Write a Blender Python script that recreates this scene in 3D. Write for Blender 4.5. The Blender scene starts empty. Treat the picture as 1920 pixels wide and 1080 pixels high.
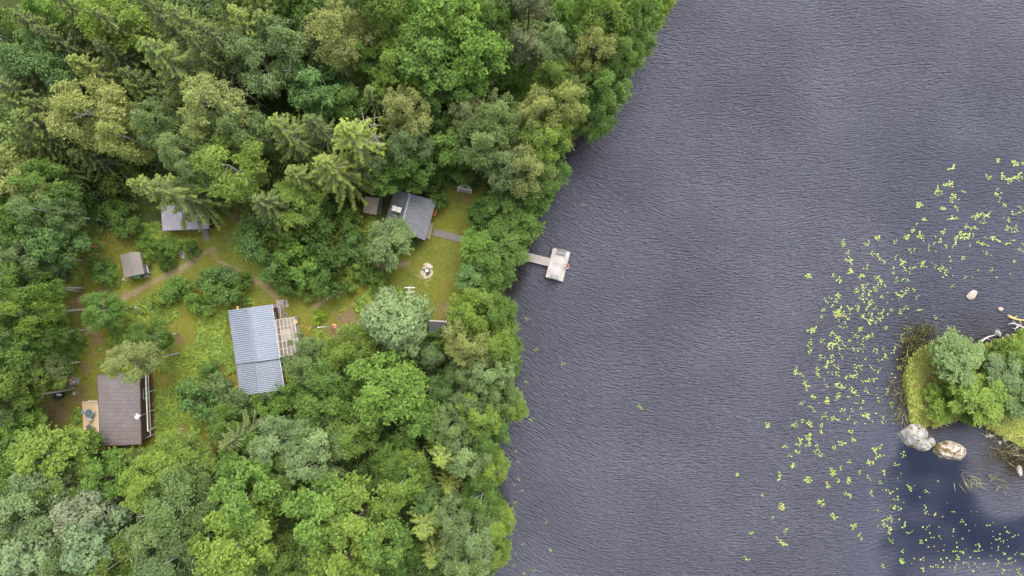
import bpy, math, random
import numpy as np
from mathutils import Vector, Matrix

# ---------------------------------------------------------------- camera, sky, sun, exposure
SC = bpy.context.scene
COL = SC.collection
H_CAM = 84.0
cam_data = bpy.data.cameras.new('camera')
cam_data.sensor_width = 36.0
cam_data.lens = 24.0
cam_data.clip_end = 2000.0
cam = bpy.data.objects.new('camera', cam_data)
cam.location = (0, 0, H_CAM)
cam.rotation_euler = (0, 0, 0)
COL.objects.link(cam)
SC.camera = cam
S_PX = 2 * H_CAM * 0.75 / 1920.0            # metres per photo pixel on the ground

SUN_EL, SUN_AZ = math.radians(60), math.radians(18)
world = bpy.data.worlds.new('World')
SC.world = world
world.use_nodes = True
wn = world.node_tree
bg = wn.nodes['Background']
sky = wn.nodes.new('ShaderNodeTexSky')
sky.sky_type = 'NISHITA'
sky.sun_disc = False
sky.sun_elevation = SUN_EL
sky.sun_rotation = SUN_AZ
sky.dust_density = 4.0
hsv = wn.nodes.new('ShaderNodeHueSaturation')
hsv.inputs['Saturation'].default_value = 0.30
wn.links.new(sky.outputs[0], hsv.inputs['Color'])
wn.links.new(hsv.outputs[0], bg.inputs[0])
bg.inputs[1].default_value = 0.15
sd = bpy.data.lights.new('sun', 'SUN')
sd.energy = 0.8
sd.angle = math.radians(38)
sd.color = (1.0, 0.96, 0.9)
sun = bpy.data.objects.new('sun', sd)
sun.rotation_euler = (math.pi / 2 - SUN_EL, 0, math.pi - SUN_AZ)
COL.objects.link(sun)
SC.view_settings.view_transform = 'Standard'
SC.view_settings.look = 'None'
SC.view_settings.exposure = 1.62
SC.view_settings.gamma = 1.0

# ---------------------------------------------------------------- helpers
rng = np.random.default_rng(7)
R0 = random.Random(11)

def P(px, py, z=0.0):
    """photo pixel + height -> place in the world"""
    f = S_PX * (H_CAM - z) / H_CAM
    return Vector(((px - 960) * f, (540 - py) * f, z))

def mesh_np(name, verts, faces, mats, mat_idx=None, attrs=None, smooth=False):
    """verts (N,3), faces (M,k) all of one size"""
    me = bpy.data.meshes.new(name)
    verts = np.asarray(verts, dtype=np.float32)
    faces = np.asarray(faces, dtype=np.int32)
    M, k = faces.shape
    me.vertices.add(len(verts)); me.vertices.foreach_set('co', verts.ravel())
    me.loops.add(M * k); me.loops.foreach_set('vertex_index', faces.ravel())
    me.polygons.add(M)
    me.polygons.foreach_set('loop_start', np.arange(0, M * k, k, dtype=np.int32))
    me.polygons.foreach_set('loop_total', np.full(M, k, dtype=np.int32))
    for m in mats: me.materials.append(m)
    if mat_idx is not None: me.polygons.foreach_set('material_index', np.asarray(mat_idx, dtype=np.int32))
    me.update(calc_edges=True)
    for an, (dom, arr) in (attrs or {}).items():
        a = me.attributes.new(an, 'FLOAT', dom)
        a.data.foreach_set('value', np.asarray(arr, dtype=np.float32))
    if smooth: me.polygons.foreach_set('use_smooth', np.ones(M, dtype=bool))
    return me

class MB:
    def __init__(self): self.v = []; self.f = []; self.m = []
    def add(self, vs, fs, mi=0):
        b = len(self.v)
        self.v += [tuple(p) for p in vs]
        for f in fs: self.f.append(tuple(b + i for i in f)); self.m.append(mi)
    def hexa(self, b4, t4, mi=0):
        self.add(list(b4) + list(t4), [(3, 2, 1, 0), (4, 5, 6, 7), (0, 1, 5, 4), (1, 2, 6, 5), (2, 3, 7, 6), (3, 0, 4, 7)], mi)
        return self
    def box(self, c, s, rz=0.0, mi=0):
        c = Vector(c); hx, hy, hz = s[0] / 2, s[1] / 2, s[2] / 2
        ca, sa = math.cos(rz), math.sin(rz)
        q = [(-hx, -hy), (hx, -hy), (hx, hy), (-hx, hy)]
        w = [(c.x + x * ca - y * sa, c.y + x * sa + y * ca) for x, y in q]
        return self.hexa([(x, y, c.z - hz) for x, y in w], [(x, y, c.z + hz) for x, y in w], mi)
    def bar(self, a, b, w, h, mi=0):
        """rectangular bar from a to b"""
        a, b = Vector(a), Vector(b); d = (b - a).normalized()
        up = Vector((0, 0, 1)) if abs(d.z) < .95 else Vector((1, 0, 0))
        s = d.cross(up).normalized() * (w / 2); u = s.cross(d).normalized() * (h / 2)
        return self.hexa([a - s - u, a + s - u, b + s - u, b - s - u], [a - s + u, a + s + u, b + s + u, b - s + u], mi)
    def prism(self, poly, z0, z1, mi=0):
        n = len(poly)
        vs = [(p[0], p[1], z0) for p in poly] + [(p[0], p[1], z1) for p in poly]
        fs = [tuple(range(n - 1, -1, -1)), tuple(range(n, 2 * n))] + [(i, (i + 1) % n, n + (i + 1) % n, n + i) for i in range(n)]
        self.add(vs, fs, mi); return self
    def tube(self, pts, rad, n=6, mi=0):
        pts = [Vector(p) for p in pts]
        if not hasattr(rad, '__len__'): rad = [rad] * len(pts)
        vs = []; fs = []
        for i, p in enumerate(pts):
            d = (pts[min(i + 1, len(pts) - 1)] - pts[max(i - 1, 0)]).normalized()
            up = Vector((0, 0, 1)) if abs(d.z) < .9 else Vector((1, 0, 0))
            s = d.cross(up).normalized(); u = s.cross(d)
            for k in range(n):
                a = 2 * math.pi * k / n
                vs.append(p + (s * math.cos(a) + u * math.sin(a)) * rad[i])
        for i in range(len(pts) - 1):
            for k in range(n):
                fs.append((i * n + k, i * n + (k + 1) % n, (i + 1) * n + (k + 1) % n, (i + 1) * n + k))
        fs.append(tuple(range(n - 1, -1, -1))); fs.append(tuple((len(pts) - 1) * n + k for k in range(n)))
        self.add(vs, fs, mi); return self
    def disc(self, c, r, h, n=20, mi=0):
        c = Vector(c)
        return self.prism([(c.x + r * math.cos(2 * math.pi * k / n), c.y + r * math.sin(2 * math.pi * k / n)) for k in range(n)], c.z, c.z + h, mi)
    def mesh(self, name, mats, smooth=False):
        me = bpy.data.meshes.new(name)
        me.from_pydata(self.v, [], self.f)
        for m in mats: me.materials.append(m)
        me.polygons.foreach_set('material_index', self.m)
        if smooth: me.polygons.foreach_set('use_smooth', [True] * len(self.f))
        me.update()
        return me

def link(name, me, parent=None, loc=None):
    o = bpy.data.objects.new(name, me); COL.objects.link(o)
    if parent is not None:
        o.parent = parent
        o.matrix_parent_inverse = Matrix.Translation(-Vector(parent.location)) if (parent.type == 'EMPTY' and loc is None) else Matrix()
    if loc is not None: o.location = loc
    return o

def tag(o, label=None, cat=None, group=None, kind=None):
    if label: o['label'] = label
    if cat: o['category'] = cat
    if group: o['group'] = group
    if kind: o['kind'] = kind
    return o

def thing(name, loc, label, cat, group=None):
    o = bpy.data.objects.new(name, None); COL.objects.link(o)
    o.location = loc; o.empty_display_size = .5
    return tag(o, label, cat, group)

def part(name, mb, mats, parent, smooth=False, label=None):
    """mb holds world coordinates; parent may be an Empty at its base or a part"""
    if not isinstance(mats, (list, tuple)): mats = [mats]
    o = bpy.data.objects.new(name, mb.mesh(name, mats, smooth)); COL.objects.link(o)
    o.parent = parent
    base = parent
    while base.parent is not None: base = base.parent
    if parent is base: o.matrix_parent_inverse = Matrix.Translation(-Vector(base.location))
    if label: o['label'] = label
    return o

def solo(name, mb, mats, label, cat, group=None, smooth=False):
    if not isinstance(mats, (list, tuple)): mats = [mats]
    o = bpy.data.objects.new(name, mb.mesh(name, mats, smooth)); COL.objects.link(o)
    return tag(o, label, cat, group)

# ---------------------------------------------------------------- materials
def nt(name):
    m = bpy.data.materials.new(name); m.use_nodes = True
    return m, m.node_tree.nodes, m.node_tree.links, m.node_tree.nodes['Principled BSDF']

def noise(N, L, vec, scale, detail=3, rough=.55):
    n = N.new('ShaderNodeTexNoise'); n.inputs['Scale'].default_value = scale
    n.inputs['Detail'].default_value = detail; n.inputs['Roughness'].default_value = rough
    if vec is not None: L.new(vec, n.inputs['Vector'])
    return n.outputs['Fac']

def ramp(N, L, fac, stops):
    r = N.new('ShaderNodeValToRGB'); e = r.color_ramp.elements
    while len(e) < len(stops): e.new(.5)
    for k, (p, c) in enumerate(stops):
        e[k].position = p; e[k].color = (*c, 1)
    L.new(fac, r.inputs[0]); return r.outputs[0]

def mix(N, L, fac, a, b, mode='MIX'):
    m = N.new('ShaderNodeMix'); m.data_type = 'RGBA'; m.blend_type = mode
    for sock, val in ((m.inputs[0], fac), (m.inputs[6], a), (m.inputs[7], b)):
        if hasattr(val, 'links'): L.new(val, sock)
        elif isinstance(val, (tuple, list)): sock.default_value = (*val[:3], 1)
        else: sock.default_value = val
    return m.outputs[2]

def mth(N, L, op, a, b=0.0, c=0.0, clamp=False):
    m = N.new('ShaderNodeMath'); m.operation = op; m.use_clamp = clamp
    for i, v in enumerate((a, b, c)):
        if hasattr(v, 'links'): L.new(v, m.inputs[i])
        else: m.inputs[i].default_value = v
    return m.outputs[0]

def attr(N, name):
    a = N.new('ShaderNodeAttribute'); a.attribute_name = name; return a.outputs['Fac']

def bump(N, L, b, height, strength, dist=.05):
    n = N.new('ShaderNodeBump'); n.inputs['Distance'].default_value = dist
    if hasattr(strength, 'links'): L.new(strength, n.inputs['Strength'])
    else: n.inputs['Strength'].default_value = strength
    L.new(height, n.inputs['Height']); L.new(n.outputs[0], b.inputs['Normal'])

def simple(name, c0, c1, scale=3.0, rough=.7, bmp=.3, stretch=None, metal=0.0, detail=4):
    """weathered surface: two tones in noise patches, fine grain, bump"""
    m, N, L, b = nt(name)
    g = N.new('ShaderNodeNewGeometry').outputs['Position']
    v = g
    if stretch:
        mp = N.new('ShaderNodeMapping'); mp.inputs['Rotation'].default_value = (0, 0, stretch[0]); mp.inputs['Scale'].default_value = (stretch[1], stretch[2], 1)
        L.new(g, mp.inputs[0]); v = mp.outputs[0]
    n1 = noise(N, L, v, scale, detail); n2 = noise(N, L, v, scale * 7, 3)
    c = ramp(N, L, n1, [(.3, c0), (.7, c1)])
    c = mix(N, L, .35, c, ramp(N, L, n2, [(.3, (.55,) * 3), (.7, (1.0,) * 3)]), 'MULTIPLY')
    L.new(c, b.inputs['Base Color']); b.inputs['Roughness'].default_value = rough; b.inputs['Metallic'].default_value = metal
    bump(N, L, b, n2, bmp, .02)
    return m

def leaf_material(name, transl=.3, yellow=.25):
    """colour from the object's own colour, varied leaf by leaf through the mesh attribute 'tint'"""
    m, N, L, b = nt(name)
    oi = N.new('ShaderNodeObjectInfo')
    t = attr(N, 'tint')
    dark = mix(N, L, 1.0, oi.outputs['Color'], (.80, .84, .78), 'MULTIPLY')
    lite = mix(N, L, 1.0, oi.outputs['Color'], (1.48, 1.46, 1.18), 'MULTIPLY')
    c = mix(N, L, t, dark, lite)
    L.new(c, b.inputs['Base Color'])
    b.inputs['Roughness'].default_value = .65
    b.inputs['Specular IOR Level'].default_value = .15
    tr = N.new('ShaderNodeBsdfTranslucent'); L.new(mix(N, L, 1.0, c, (1.15, 1.2, .7), 'MULTIPLY'), tr.inputs[0])
    ms = N.new('ShaderNodeMixShader'); ms.inputs[0].default_value = transl
    L.new(b.outputs[0], ms.inputs[1]); L.new(tr.outputs[0], ms.inputs[2])
    L.new(ms.outputs[0], N['Material Output'].inputs[0])
    return m

M_LEAF = leaf_material('leaf', .50)
M_NEEDLE = leaf_material('needle', .30)

def bark(name, c0, c1, scale, zs=1.0):
    return simple(name, c0, c1, scale, .85, .4)

M_BIRCH = simple('birch_bark', (.62, .60, .56), (.34, .32, .29), 5, .7, .2)
M_BARK = simple('grey_bark', (.17, .14, .115), (.27, .24, .205), 4, .9, .5)
M_PINEBARK = simple('pine_bark', (.30, .15, .08), (.20, .13, .09), 3, .9, .5)
M_TWIG = simple('twig_bark', (.20, .175, .15), (.32, .29, .26), 6, .9, .2)
M_DEADWOOD = simple('bleached_wood', (.50, .46, .42), (.34, .29, .26), 4, .9, .3)
M_PLANK_GREY = simple('weathered_planks', (.36, .31, .27), (.23, .19, .165), 1.2, .85, .4, (0, 1, 6))
M_PLANK_DOCK = simple('dock_planks', (.42, .395, .385), (.27, .235, .215), .9, .75, .25)
M_PLANK_NEW = simple('new_planks', (.50, .37, .22), (.40, .29, .17), 2, .75, .3)
M_RED = simple('falun_red_paint', (.12, .032, .024), (.085, .026, .02), 2, .85, .3)
M_REDDECK = simple('dark_red_deck', (.135, .05, .04), (.09, .04, .034), 2, .8, .3)
M_BROWNWALL = simple('brown_wall_paint', (.10, .055, .035), (.075, .04, .03), 2, .8, .3)
M_GREYWALL = simple('grey_board_wall', (.22, .20, .18), (.16, .145, .13), 2, .85, .3)
M_WHITE = simple('white_paint', (.62, .62, .61), (.52, .52, .52), 3, .5, .1)
M_GREYMETAL = simple('galvanised_metal', (.42, .44, .46), (.34, .36, .38), 3, .45, .1, metal=.4)
M_BLACK = simple('black_plastic', (.018, .02, .023), (.035, .037, .042), 3, .5, .2)
M_FELT = simple('black_roof_felt', (.055, .055, .062), (.075, .074, .08), 2.0, .9, .3)
M_GLASS_T = simple('dark_glass', (.06, .09, .10), (.09, .13, .14), 2, .15, .02)
M_ORANGE = simple('orange_plastic', (.85, .30, .03), (.75, .22, .02), 4, .5, .1)
M_YELLOWWOOD = simple('yellow_pine', (.55, .38, .14), (.45, .30, .10), 4, .8, .2)
M_CONCRETE = simple('concrete', (.45, .42, .38), (.34, .31, .28), 3, .9, .4)
M_SOIL = simple('soil', (.13, .085, .055), (.09, .06, .04), 3, .95, .5)
# ---------------------------------------------------------------- the setting: ground and lake
WATER_Z = -0.35
SHORE_PX = [(1330, -160), (1290, -60), (1245, 0), (1200, 60), (1165, 120), (1120, 200), (1083, 258), (1050, 290), (1015, 360), (992, 420), (972, 480),
            (955, 530), (938, 560), (943, 620), (948, 680), (938, 760), (925, 830), (922, 880), (932, 940), (922, 1020), (905, 1080), (880, 1180)]
LAND = np.array([tuple(P(*p).xy) for p in SHORE_PX] + [(-10, -250), (-260, -250), (-260, 250), (60, 250)])
ISLE_PX = [(1700, 700), (1704, 678), (1720, 656), (1745, 644), (1785, 640), (1830, 650), (1862, 644), (1886, 633), (1925, 622), (2000, 600), (2150, 590),
           (2150, 900), (2000, 880), (1926, 842), (1886, 820), (1850, 797), (1823, 785), (1790, 786), (1765, 796), (1738, 803), (1713, 799), (1706, 760)]
ISLE = np.array([tuple(P(*p).xy) for p in ISLE_PX])

def sdist(pts, poly):
    """signed distance to a polygon, positive inside"""
    x, y = pts[:, 0], pts[:, 1]
    d = np.full(len(pts), 1e9); inside = np.zeros(len(pts), bool)
    n = len(poly)
    for i in range(n):
        a, b = poly[i], poly[(i + 1) % n]
        e = b - a
        t = np.clip(((x - a[0]) * e[0] + (y - a[1]) * e[1]) / (e @ e), 0, 1)
        d = np.minimum(d, np.hypot(x - a[0] - t * e[0], y - a[1] - t * e[1]))
        c = (a[1] > y) != (b[1] > y)
        with np.errstate(divide='ignore', invalid='ignore'):
            xi = (b[0] - a[0]) * (y - a[1]) / (b[1] - a[1]) + a[0]
        inside ^= c & (x < xi)
    return np.where(inside, d, -d)

def pdist(pts, line):
    d = np.full(len(pts), 1e9)
    for a, b in zip(line[:-1], line[1:]):
        a = np.array(a); b = np.array(b); e = b - a
        t = np.clip(((pts - a) @ e) / max(e @ e, 1e-9), 0, 1)
        d = np.minimum(d, np.linalg.norm(pts - a - t[:, None] * e, axis=1))
    return d

def px_line(l): return [tuple(P(*p).xy) for p in l]
def px_poly(l): return np.array(px_line(l))
def sstep(x, a, b):
    t = np.clip((x - a) / (b - a), 0, 1); return t * t * (3 - 2 * t)

def vnoise(pts, scale, seed):
    """smooth value noise in the plane"""
    r = np.random.default_rng(seed); g = r.random((256, 256))
    q = pts * scale + 1000.0
    i = np.floor(q).astype(int); f = q - i; f = f * f * (3 - 2 * f)
    a = g[i[:, 0] % 256, i[:, 1] % 256]; b = g[(i[:, 0] + 1) % 256, i[:, 1] % 256]
    c = g[i[:, 0] % 256, (i[:, 1] + 1) % 256]; d = g[(i[:, 0] + 1) % 256, (i[:, 1] + 1) % 256]
    return (a * (1 - f[:, 0]) + b * f[:, 0]) * (1 - f[:, 1]) + (c * (1 - f[:, 0]) + d * f[:, 0]) * f[:, 1]

LAWN = px_poly([(838, 352), (905, 356), (900, 420), (885, 450), (868, 500), (862, 560), (852, 604), (808, 606), (800, 575), (775, 548), (735, 530), (750, 500), (790, 455), (818, 390)])
CLEARING = px_poly([(140, 410), (230, 440), (305, 430), (420, 370), (470, 400), (520, 450), (700, 395), (780, 470), (770, 560), (700, 570), (640, 640), (560, 640), (520, 760), (430, 850), (300, 860),
                    (200, 860), (60, 800), (70, 740), (110, 620), (130, 540)])
TRAILS = [px_line([(160, 622), (190, 598), (235, 558), (290, 528), (335, 508), (375, 480), (400, 465)]), px_line([(408, 488), (450, 508), (490, 530), (520, 560)]),
          px_line([(585, 578), (640, 545), (690, 503), (722, 500), (768, 493)]), px_line([(400, 465), (408, 488)]), px_line([(236, 605), (236, 640)])]
GREENWAY = [px_line([(150, 610), (235, 558), (300, 520), (360, 490), (400, 465), (440, 500), (490, 530), (530, 565), (590, 585), (640, 560), (700, 510), (770, 500)]),
            px_line([(400, 465), (425, 415), (430, 385)]), px_line([(590, 590), (640, 610), (660, 600)]), px_line([(250, 520), (310, 500)])]
BARE = [((110, 765), 40), ((165, 690), 22), ((210, 665), 22), ((150, 740), 28), ((60, 790), 30), ((240, 855), 28), ((630, 625), 18), ((655, 600), 20), ((840, 580), 26), ((875, 372), 20),
        ((835, 540), 20), ((430, 385), 18), ((185, 320), 16), ((150, 565), 22), ((120, 520), 20), ((1005, 30), 30), ((960, 60), 22), ((280, 760), 12), ((1075, 268), 14), ((335, 640), 12), ((800, 508), 9), ((190, 550), 14), ((258, 655), 12), ((330, 655), 11), ((445, 405), 13), ((300, 705), 10), ((345, 805), 12), ((420, 690), 9), ((185, 640), 12), ((690, 590), 14)]

def make_ground():
    xs = np.concatenate([np.linspace(-250, -66, 40)[:-1], np.arange(-66, 66.01, .25), np.linspace(66, 250, 40)[1:]])
    ys = np.concatenate([np.linspace(-250, -38, 40)[:-1], np.arange(-38, 38.01, .25), np.linspace(38, 250, 40)[1:]])
    X, Y = np.meshgrid(xs, ys); pts = np.stack([X.ravel(), Y.ravel()], 1)
    wob = (vnoise(pts, .35, 1) - .5) * 1.6 + (vnoise(pts, 1.1, 2) - .5) * .7
    sl = sdist(pts, LAND); si = sdist(pts, ISLE)
    s = np.maximum(sl, si) + wob * .5
    z = np.where(s > 0, -.35 + .45 * sstep(s, -.2, 2.0), np.maximum(-.35 + s * .22, -3.0))
    z += np.where(s > .5, (vnoise(pts, .25, 3) - .5) * .12 + (vnoise(pts, 1.3, 4) - .5) * .07, 0)
    wob2 = wob * .8
    lawn = sstep(sdist(pts, LAWN) + wob2 * .6, -.5, .6)
    clear = sstep(sdist(pts, CLEARING) + wob2 * 1.2, -1.2, 1.2)
    green = np.zeros(len(pts)); trail = np.zeros(len(pts)); bare = np.zeros(len(pts))
    for l in GREENWAY: green = np.maximum(green, 1 - sstep(pdist(pts, l) + wob2 * .7, .5, 1.9))
    for l in TRAILS: trail = np.maximum(trail, 1 - sstep(pdist(pts, l) + wob2 * .4, -.05, .5))
    for (c, r) in BARE:
        c = np.array(P(*c).xy); bare = np.maximum(bare, 1 - sstep(np.linalg.norm(pts - c, axis=1) + wob2 * 1.2, .25 * r * S_PX, 1.15 * r * S_PX))
    isle = sstep(si, -.6, .2)
    sand = np.exp(-((pts[:, 0] - P(1742, 740).x) / 1.0) ** 2 - ((pts[:, 1] - P(1742, 740).y) / 3.5) ** 2)
    nx, ny = len(xs), len(ys)
    i = np.arange(nx * ny).reshape(ny, nx)
    f = np.stack([i[:-1, :-1], i[:-1, 1:], i[1:, 1:], i[1:, :-1]], -1).reshape(-1, 4)
    m, N, L, b = nt('ground_soil_and_grass')
    g = N.new('ShaderNodeNewGeometry').outputs['Position']
    n1 = noise(N, L, g, .55, 5); n2 = noise(N, L, g, 2.2, 5, .65); n3 = noise(N, L, g, 9.0, 4, .7)
    forest = ramp(N, L, n2, [(.25, (.035, .06, .012)), (.58, (.06, .078, .02)), (.82, (.10, .07, .038))])
    scrub = ramp(N, L, n2, [(.28, (.07, .11, .010)), (.46, (.14, .155, .020)), (.68, (.20, .13, .035))])
    lawnc = ramp(N, L, n1, [(.3, (.105, .125, .012)), (.52, (.15, .16, .018)), (.72, (.21, .165, .045))])
    lawnc = mix(N, L, .5, lawnc, ramp(N, L, n2, [(.3, (.11, .135, .012)), (.7, (.19, .165, .035))]))
    dirt = ramp(N, L, n2, [(.3, (.13, .085, .042)), (.7, (.21, .15, .085))])
    trailc = ramp(N, L, n2, [(.3, (.19, .145, .078)), (.7, (.27, .21, .13))])
    c = mix(N, L, attr(N, 'clear'), forest, scrub)
    c = mix(N, L, attr(N, 'lawn'), c, lawnc)
    c = mix(N, L, attr(N, 'isle'), c, ramp(N, L, n2, [(.3, (.16, .21, .03)), (.6, (.27, .28, .05)), (.78, (.33, .25, .12))]))
    c = mix(N, L, attr(N, 'bare'), c, dirt)
    c = mix(N, L, attr(N, 'trail'), c, trailc)
    c = mix(N, L, .55, c, ramp(N, L, n3, [(.25, (.45,) * 3), (.7, (1.0,) * 3)]), 'MULTIPLY')
    L.new(c, b.inputs['Base Color']); b.inputs['Roughness'].default_value = .95; b.inputs['Specular IOR Level'].default_value = .2
    bump(N, L, b, n3, .8, .12)
    me = mesh_np('ground', np.stack([pts[:, 0], pts[:, 1], z], 1), f, [m], attrs={'clear': ('POINT', clear), 'lawn': ('POINT', np.maximum(lawn, green * .85)), 'trail': ('POINT', trail),
                 'bare': ('POINT', np.maximum(bare * .85, sand * isle)), 'isle': ('POINT', isle)}, smooth=True)
    tag(link('ground', me), kind='structure')
make_ground()

def make_water():
    xs = np.concatenate([np.linspace(-260, -10, 12)[:-1], np.arange(-10, 68, .5), np.linspace(68, 260, 12)])
    ys = np.concatenate([np.linspace(-260, -40, 12)[:-1], np.arange(-40, 40, .5), np.linspace(40, 260, 12)])
    X, Y = np.meshgrid(xs, ys); pts = np.stack([X.ravel(), Y.ravel()], 1)
    px = pts[:, 0] / S_PX + 960; py = 540 - pts[:, 1] / S_PX
    wob = (vnoise(pts, .16, 21) - .5) * 2
    wob3 = (vnoise(pts, .45, 22) - .5) * 2
    # calm dark bay in the lee of the islet, missing sky glare painted dark
    bay = px_poly([(1668, 815), (1760, 815), (1830, 790), (1865, 830), (1868, 880), (1920, 935), (2200, 950), (2200, 1100), (1800, 1120), (1690, 1250), (1640, 1250), (1640, 1080), (1655, 960)])
    calm = sstep(sdist(pts, bay) + wob * 2.0 + wob3 * .8, -4.2, 3.4) * (.88 + .12 * sstep(vnoise(pts, .10, 25) + .35 * vnoise(pts, .5, 26), .3, .8)) * (1 - .6 * np.exp(-((px - 1885) / 40) ** 2 - ((py - 930) / 40) ** 2)) * (1 - .5 * np.exp(-((px - 1850) / 90) ** 2 - ((py - 1085) / 30) ** 2))
    lee = px_poly([(1600, 250), (2050, 120), (2050, 640), (1760, 660), (1700, 720), (1640, 1120), (1560, 1120), (1600, 800), (1680, 520)])
    light = sstep(sdist(pts, lee) + wob * 2.5, -6, 6)              # shorter, gentler ripples off the islet, their duller sky reflection painted in
    sh = np.maximum(sdist(pts, LAND), sdist(pts, ISLE))
    shallow_reflection = sstep(sh + wob * .5 + wob3 * .5, -2.2, -.1)  # shoreline shallows, with the bank's dark reflection painted in
    brown = np.exp(-(((px - 1895) / 52) ** 2 + ((py - 862) / 38) ** 2) * 1.2) * 1.5 + .8 * np.exp(-(((px - 1840) / 70) ** 2 + ((py - 610) / 35) ** 2)) * .35
    brown += .8 * np.exp(-(((px - 1712) / 26) ** 2 + ((py - 660) / 50) ** 2))
    brown = np.clip(brown * (.8 + .5 * wob3), 0, 1)
    nx, ny = len(xs), len(ys)
    i = np.arange(nx * ny).reshape(ny, nx)
    f = np.stack([i[:-1, :-1], i[:-1, 1:], i[1:, 1:], i[1:, :-1]], -1).reshape(-1, 4)
    m, N, L, b = nt('lake_water')
    g = N.new('ShaderNodeNewGeometry').outputs['Position']
    sx = N.new('ShaderNodeSeparateXYZ'); L.new(g, sx.inputs[0])
    x, y = sx.outputs[0], sx.outputs[1]
    # crests sweep down and right by the shore and run level further out
    e = mth(N, L, 'POWER', 2.718, mth(N, L, 'MULTIPLY', mth(N, L, 'SUBTRACT', x, 3.0), -1 / 11.0))
    curve = mth(N, L, 'MULTIPLY', e, 7.0)
    big = noise(N, L, g, .07, 1)
    v = mth(N, L, 'SUBTRACT', mth(N, L, 'SUBTRACT', y, curve), mth(N, L, 'MULTIPLY', big, 3.0))
    v = mth(N, L, 'SUBTRACT', v, mth(N, L, 'MULTIPLY', x, .08))
    cb = N.new('ShaderNodeCombineXYZ')
    L.new(mth(N, L, 'MULTIPLY', x, .95), cb.inputs[0]); L.new(mth(N, L, 'MULTIPLY', v, 4.6), cb.inputs[1])
    w1 = noise(N, L, cb.outputs[0], 1.0, 2, .5)
    cb2 = N.new('ShaderNodeCombineXYZ')
    L.new(mth(N, L, 'MULTIPLY', x, 2.0), cb2.inputs[0]); L.new(mth(N, L, 'MULTIPLY', v, 6.6), cb2.inputs[1])
    w2 = noise(N, L, cb2.outputs[0], 1.0, 2, .6)
    w3 = noise(N, L, g, 5.5, 2, .6)
    gust = noise(N, L, g, .07, 2, .5)
    h = mth(N, L, 'ADD', mth(N, L, 'MULTIPLY', w1, .80), mth(N, L, 'ADD', mth(N, L, 'MULTIPLY', w2, .50), mth(N, L, 'MULTIPLY', w3, .22)))
    strength = mth(N, L, 'MULTIPLY', mth(N, L, 'ADD', mth(N, L, 'MULTIPLY', gust, .5), .65), mth(N, L, 'SUBTRACT', 1.0, mth(N, L, 'MULTIPLY', attr(N, 'calm'), .82)))
    strength = mth(N, L, 'MULTIPLY', strength, mth(N, L, 'SUBTRACT', 1.0, mth(N, L, 'MULTIPLY', attr(N, 'light'), .15)), clamp=True)
    c = mix(N, L, attr(N, 'calm'), (.106, .107, .135), (.006, .0095, .023))
    c = mix(N, L, mth(N, L, 'MULTIPLY', attr(N, 'light'), .7), c, mix(N, L, attr(N, 'calm'), (.058, .063, .087), (.006, .0095, .023)))
    c = mix(N, L, mth(N, L, 'MULTIPLY', attr(N, 'shallow_reflection'), .88), c, (.036, .028, .028))
    c = mix(N, L, attr(N, 'brown'), c, (.035, .026, .014))
    L.new(c, b.inputs['Base Color'])
    b.inputs['Roughness'].default_value = .12; b.inputs['IOR'].default_value = 1.33; b.inputs['Specular IOR Level'].default_value = .3
    n = N.new('ShaderNodeBump'); n.inputs['Distance'].default_value = WAVE_H
    L.new(strength, n.inputs['Strength']); L.new(h, n.inputs['Height']); L.new(n.outputs[0], b.inputs['Normal'])
    me = mesh_np('lake_water', np.stack([pts[:, 0], pts[:, 1], np.full(len(pts), WATER_Z)], 1), f, [m],
                 attrs={'calm': ('POINT', calm), 'light': ('POINT', light), 'shallow_reflection': ('POINT', shallow_reflection), 'brown': ('POINT', brown)}, smooth=True)
    tag(link('water', me), kind='structure')
WAVE_H = 2.1
make_water()

def gz(x, y):
    """ground height on dry land, near enough for standing things on it"""
    p = np.array([[x, y]])
    s = max(sdist(p, LAND)[0], sdist(p, ISLE)[0])
    return float(np.where(s > 0, -.35 + .45 * sstep(np.array([s]), -.2, 2.0)[0], max(-.35 + s * .22, -3.0)))
# ---------------------------------------------------------------- buildings
def lerp(a, b, t): return a + (b - a) * t
def patch(mb, A, B, C, D, th, ribs=0, rib_h=.05, mi=0):
    """roof sheet: A-B along the eave, D-C along the ridge; ribs run from eave to ridge"""
    A, B, C, D = map(Vector, (A, B, C, D))
    nrm = (B - A).cross(D - A).normalized()
    if nrm.z < 0: nrm = -nrm
    if not ribs:
        lo = [p - nrm * th for p in (A, B, C, D)]
        if (B - A).cross(D - A).z < 0: mb.hexa(lo[::-1], [D, C, B, A], mi)
        else: mb.hexa(lo, [A, B, C, D], mi)
        return
    n = ribs * 4; top = []; bot = []
    prof = [0, 1, 1, 0]
    for k in range(n + 1):
        t = k / n; h = prof[k % 4] * rib_h
        top.append((lerp(A, B, t) + nrm * h, lerp(D, C, t) + nrm * h)); bot.append((lerp(A, B, t) - nrm * th, lerp(D, C, t) - nrm * th))
    vs = [p for pr in top for p in pr] + [p for pr in bot for p in pr]
    o = 2 * (n + 1); fs = []
    for k in range(n):
        a = 2 * k
        fs += [(a, a + 2, a + 3, a + 1), (o + a, o + a + 1, o + a + 3, o + a + 2), (a, o + a, o + a + 2, a + 2), (a + 1, a + 3, o + a + 3, o + a + 1)]
    fs += [(0, 1, o + 1, o), (2 * n, o + 2 * n, o + 2 * n + 1, 2 * n + 1)]
    b0 = len(mb.f)
    mb.add(vs, fs, mi)
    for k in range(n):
        if k % 4 == 3: mb.m[b0 + 4 * k] = mi + 1            # shade between the ribs, painted as darker valley faces

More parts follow.
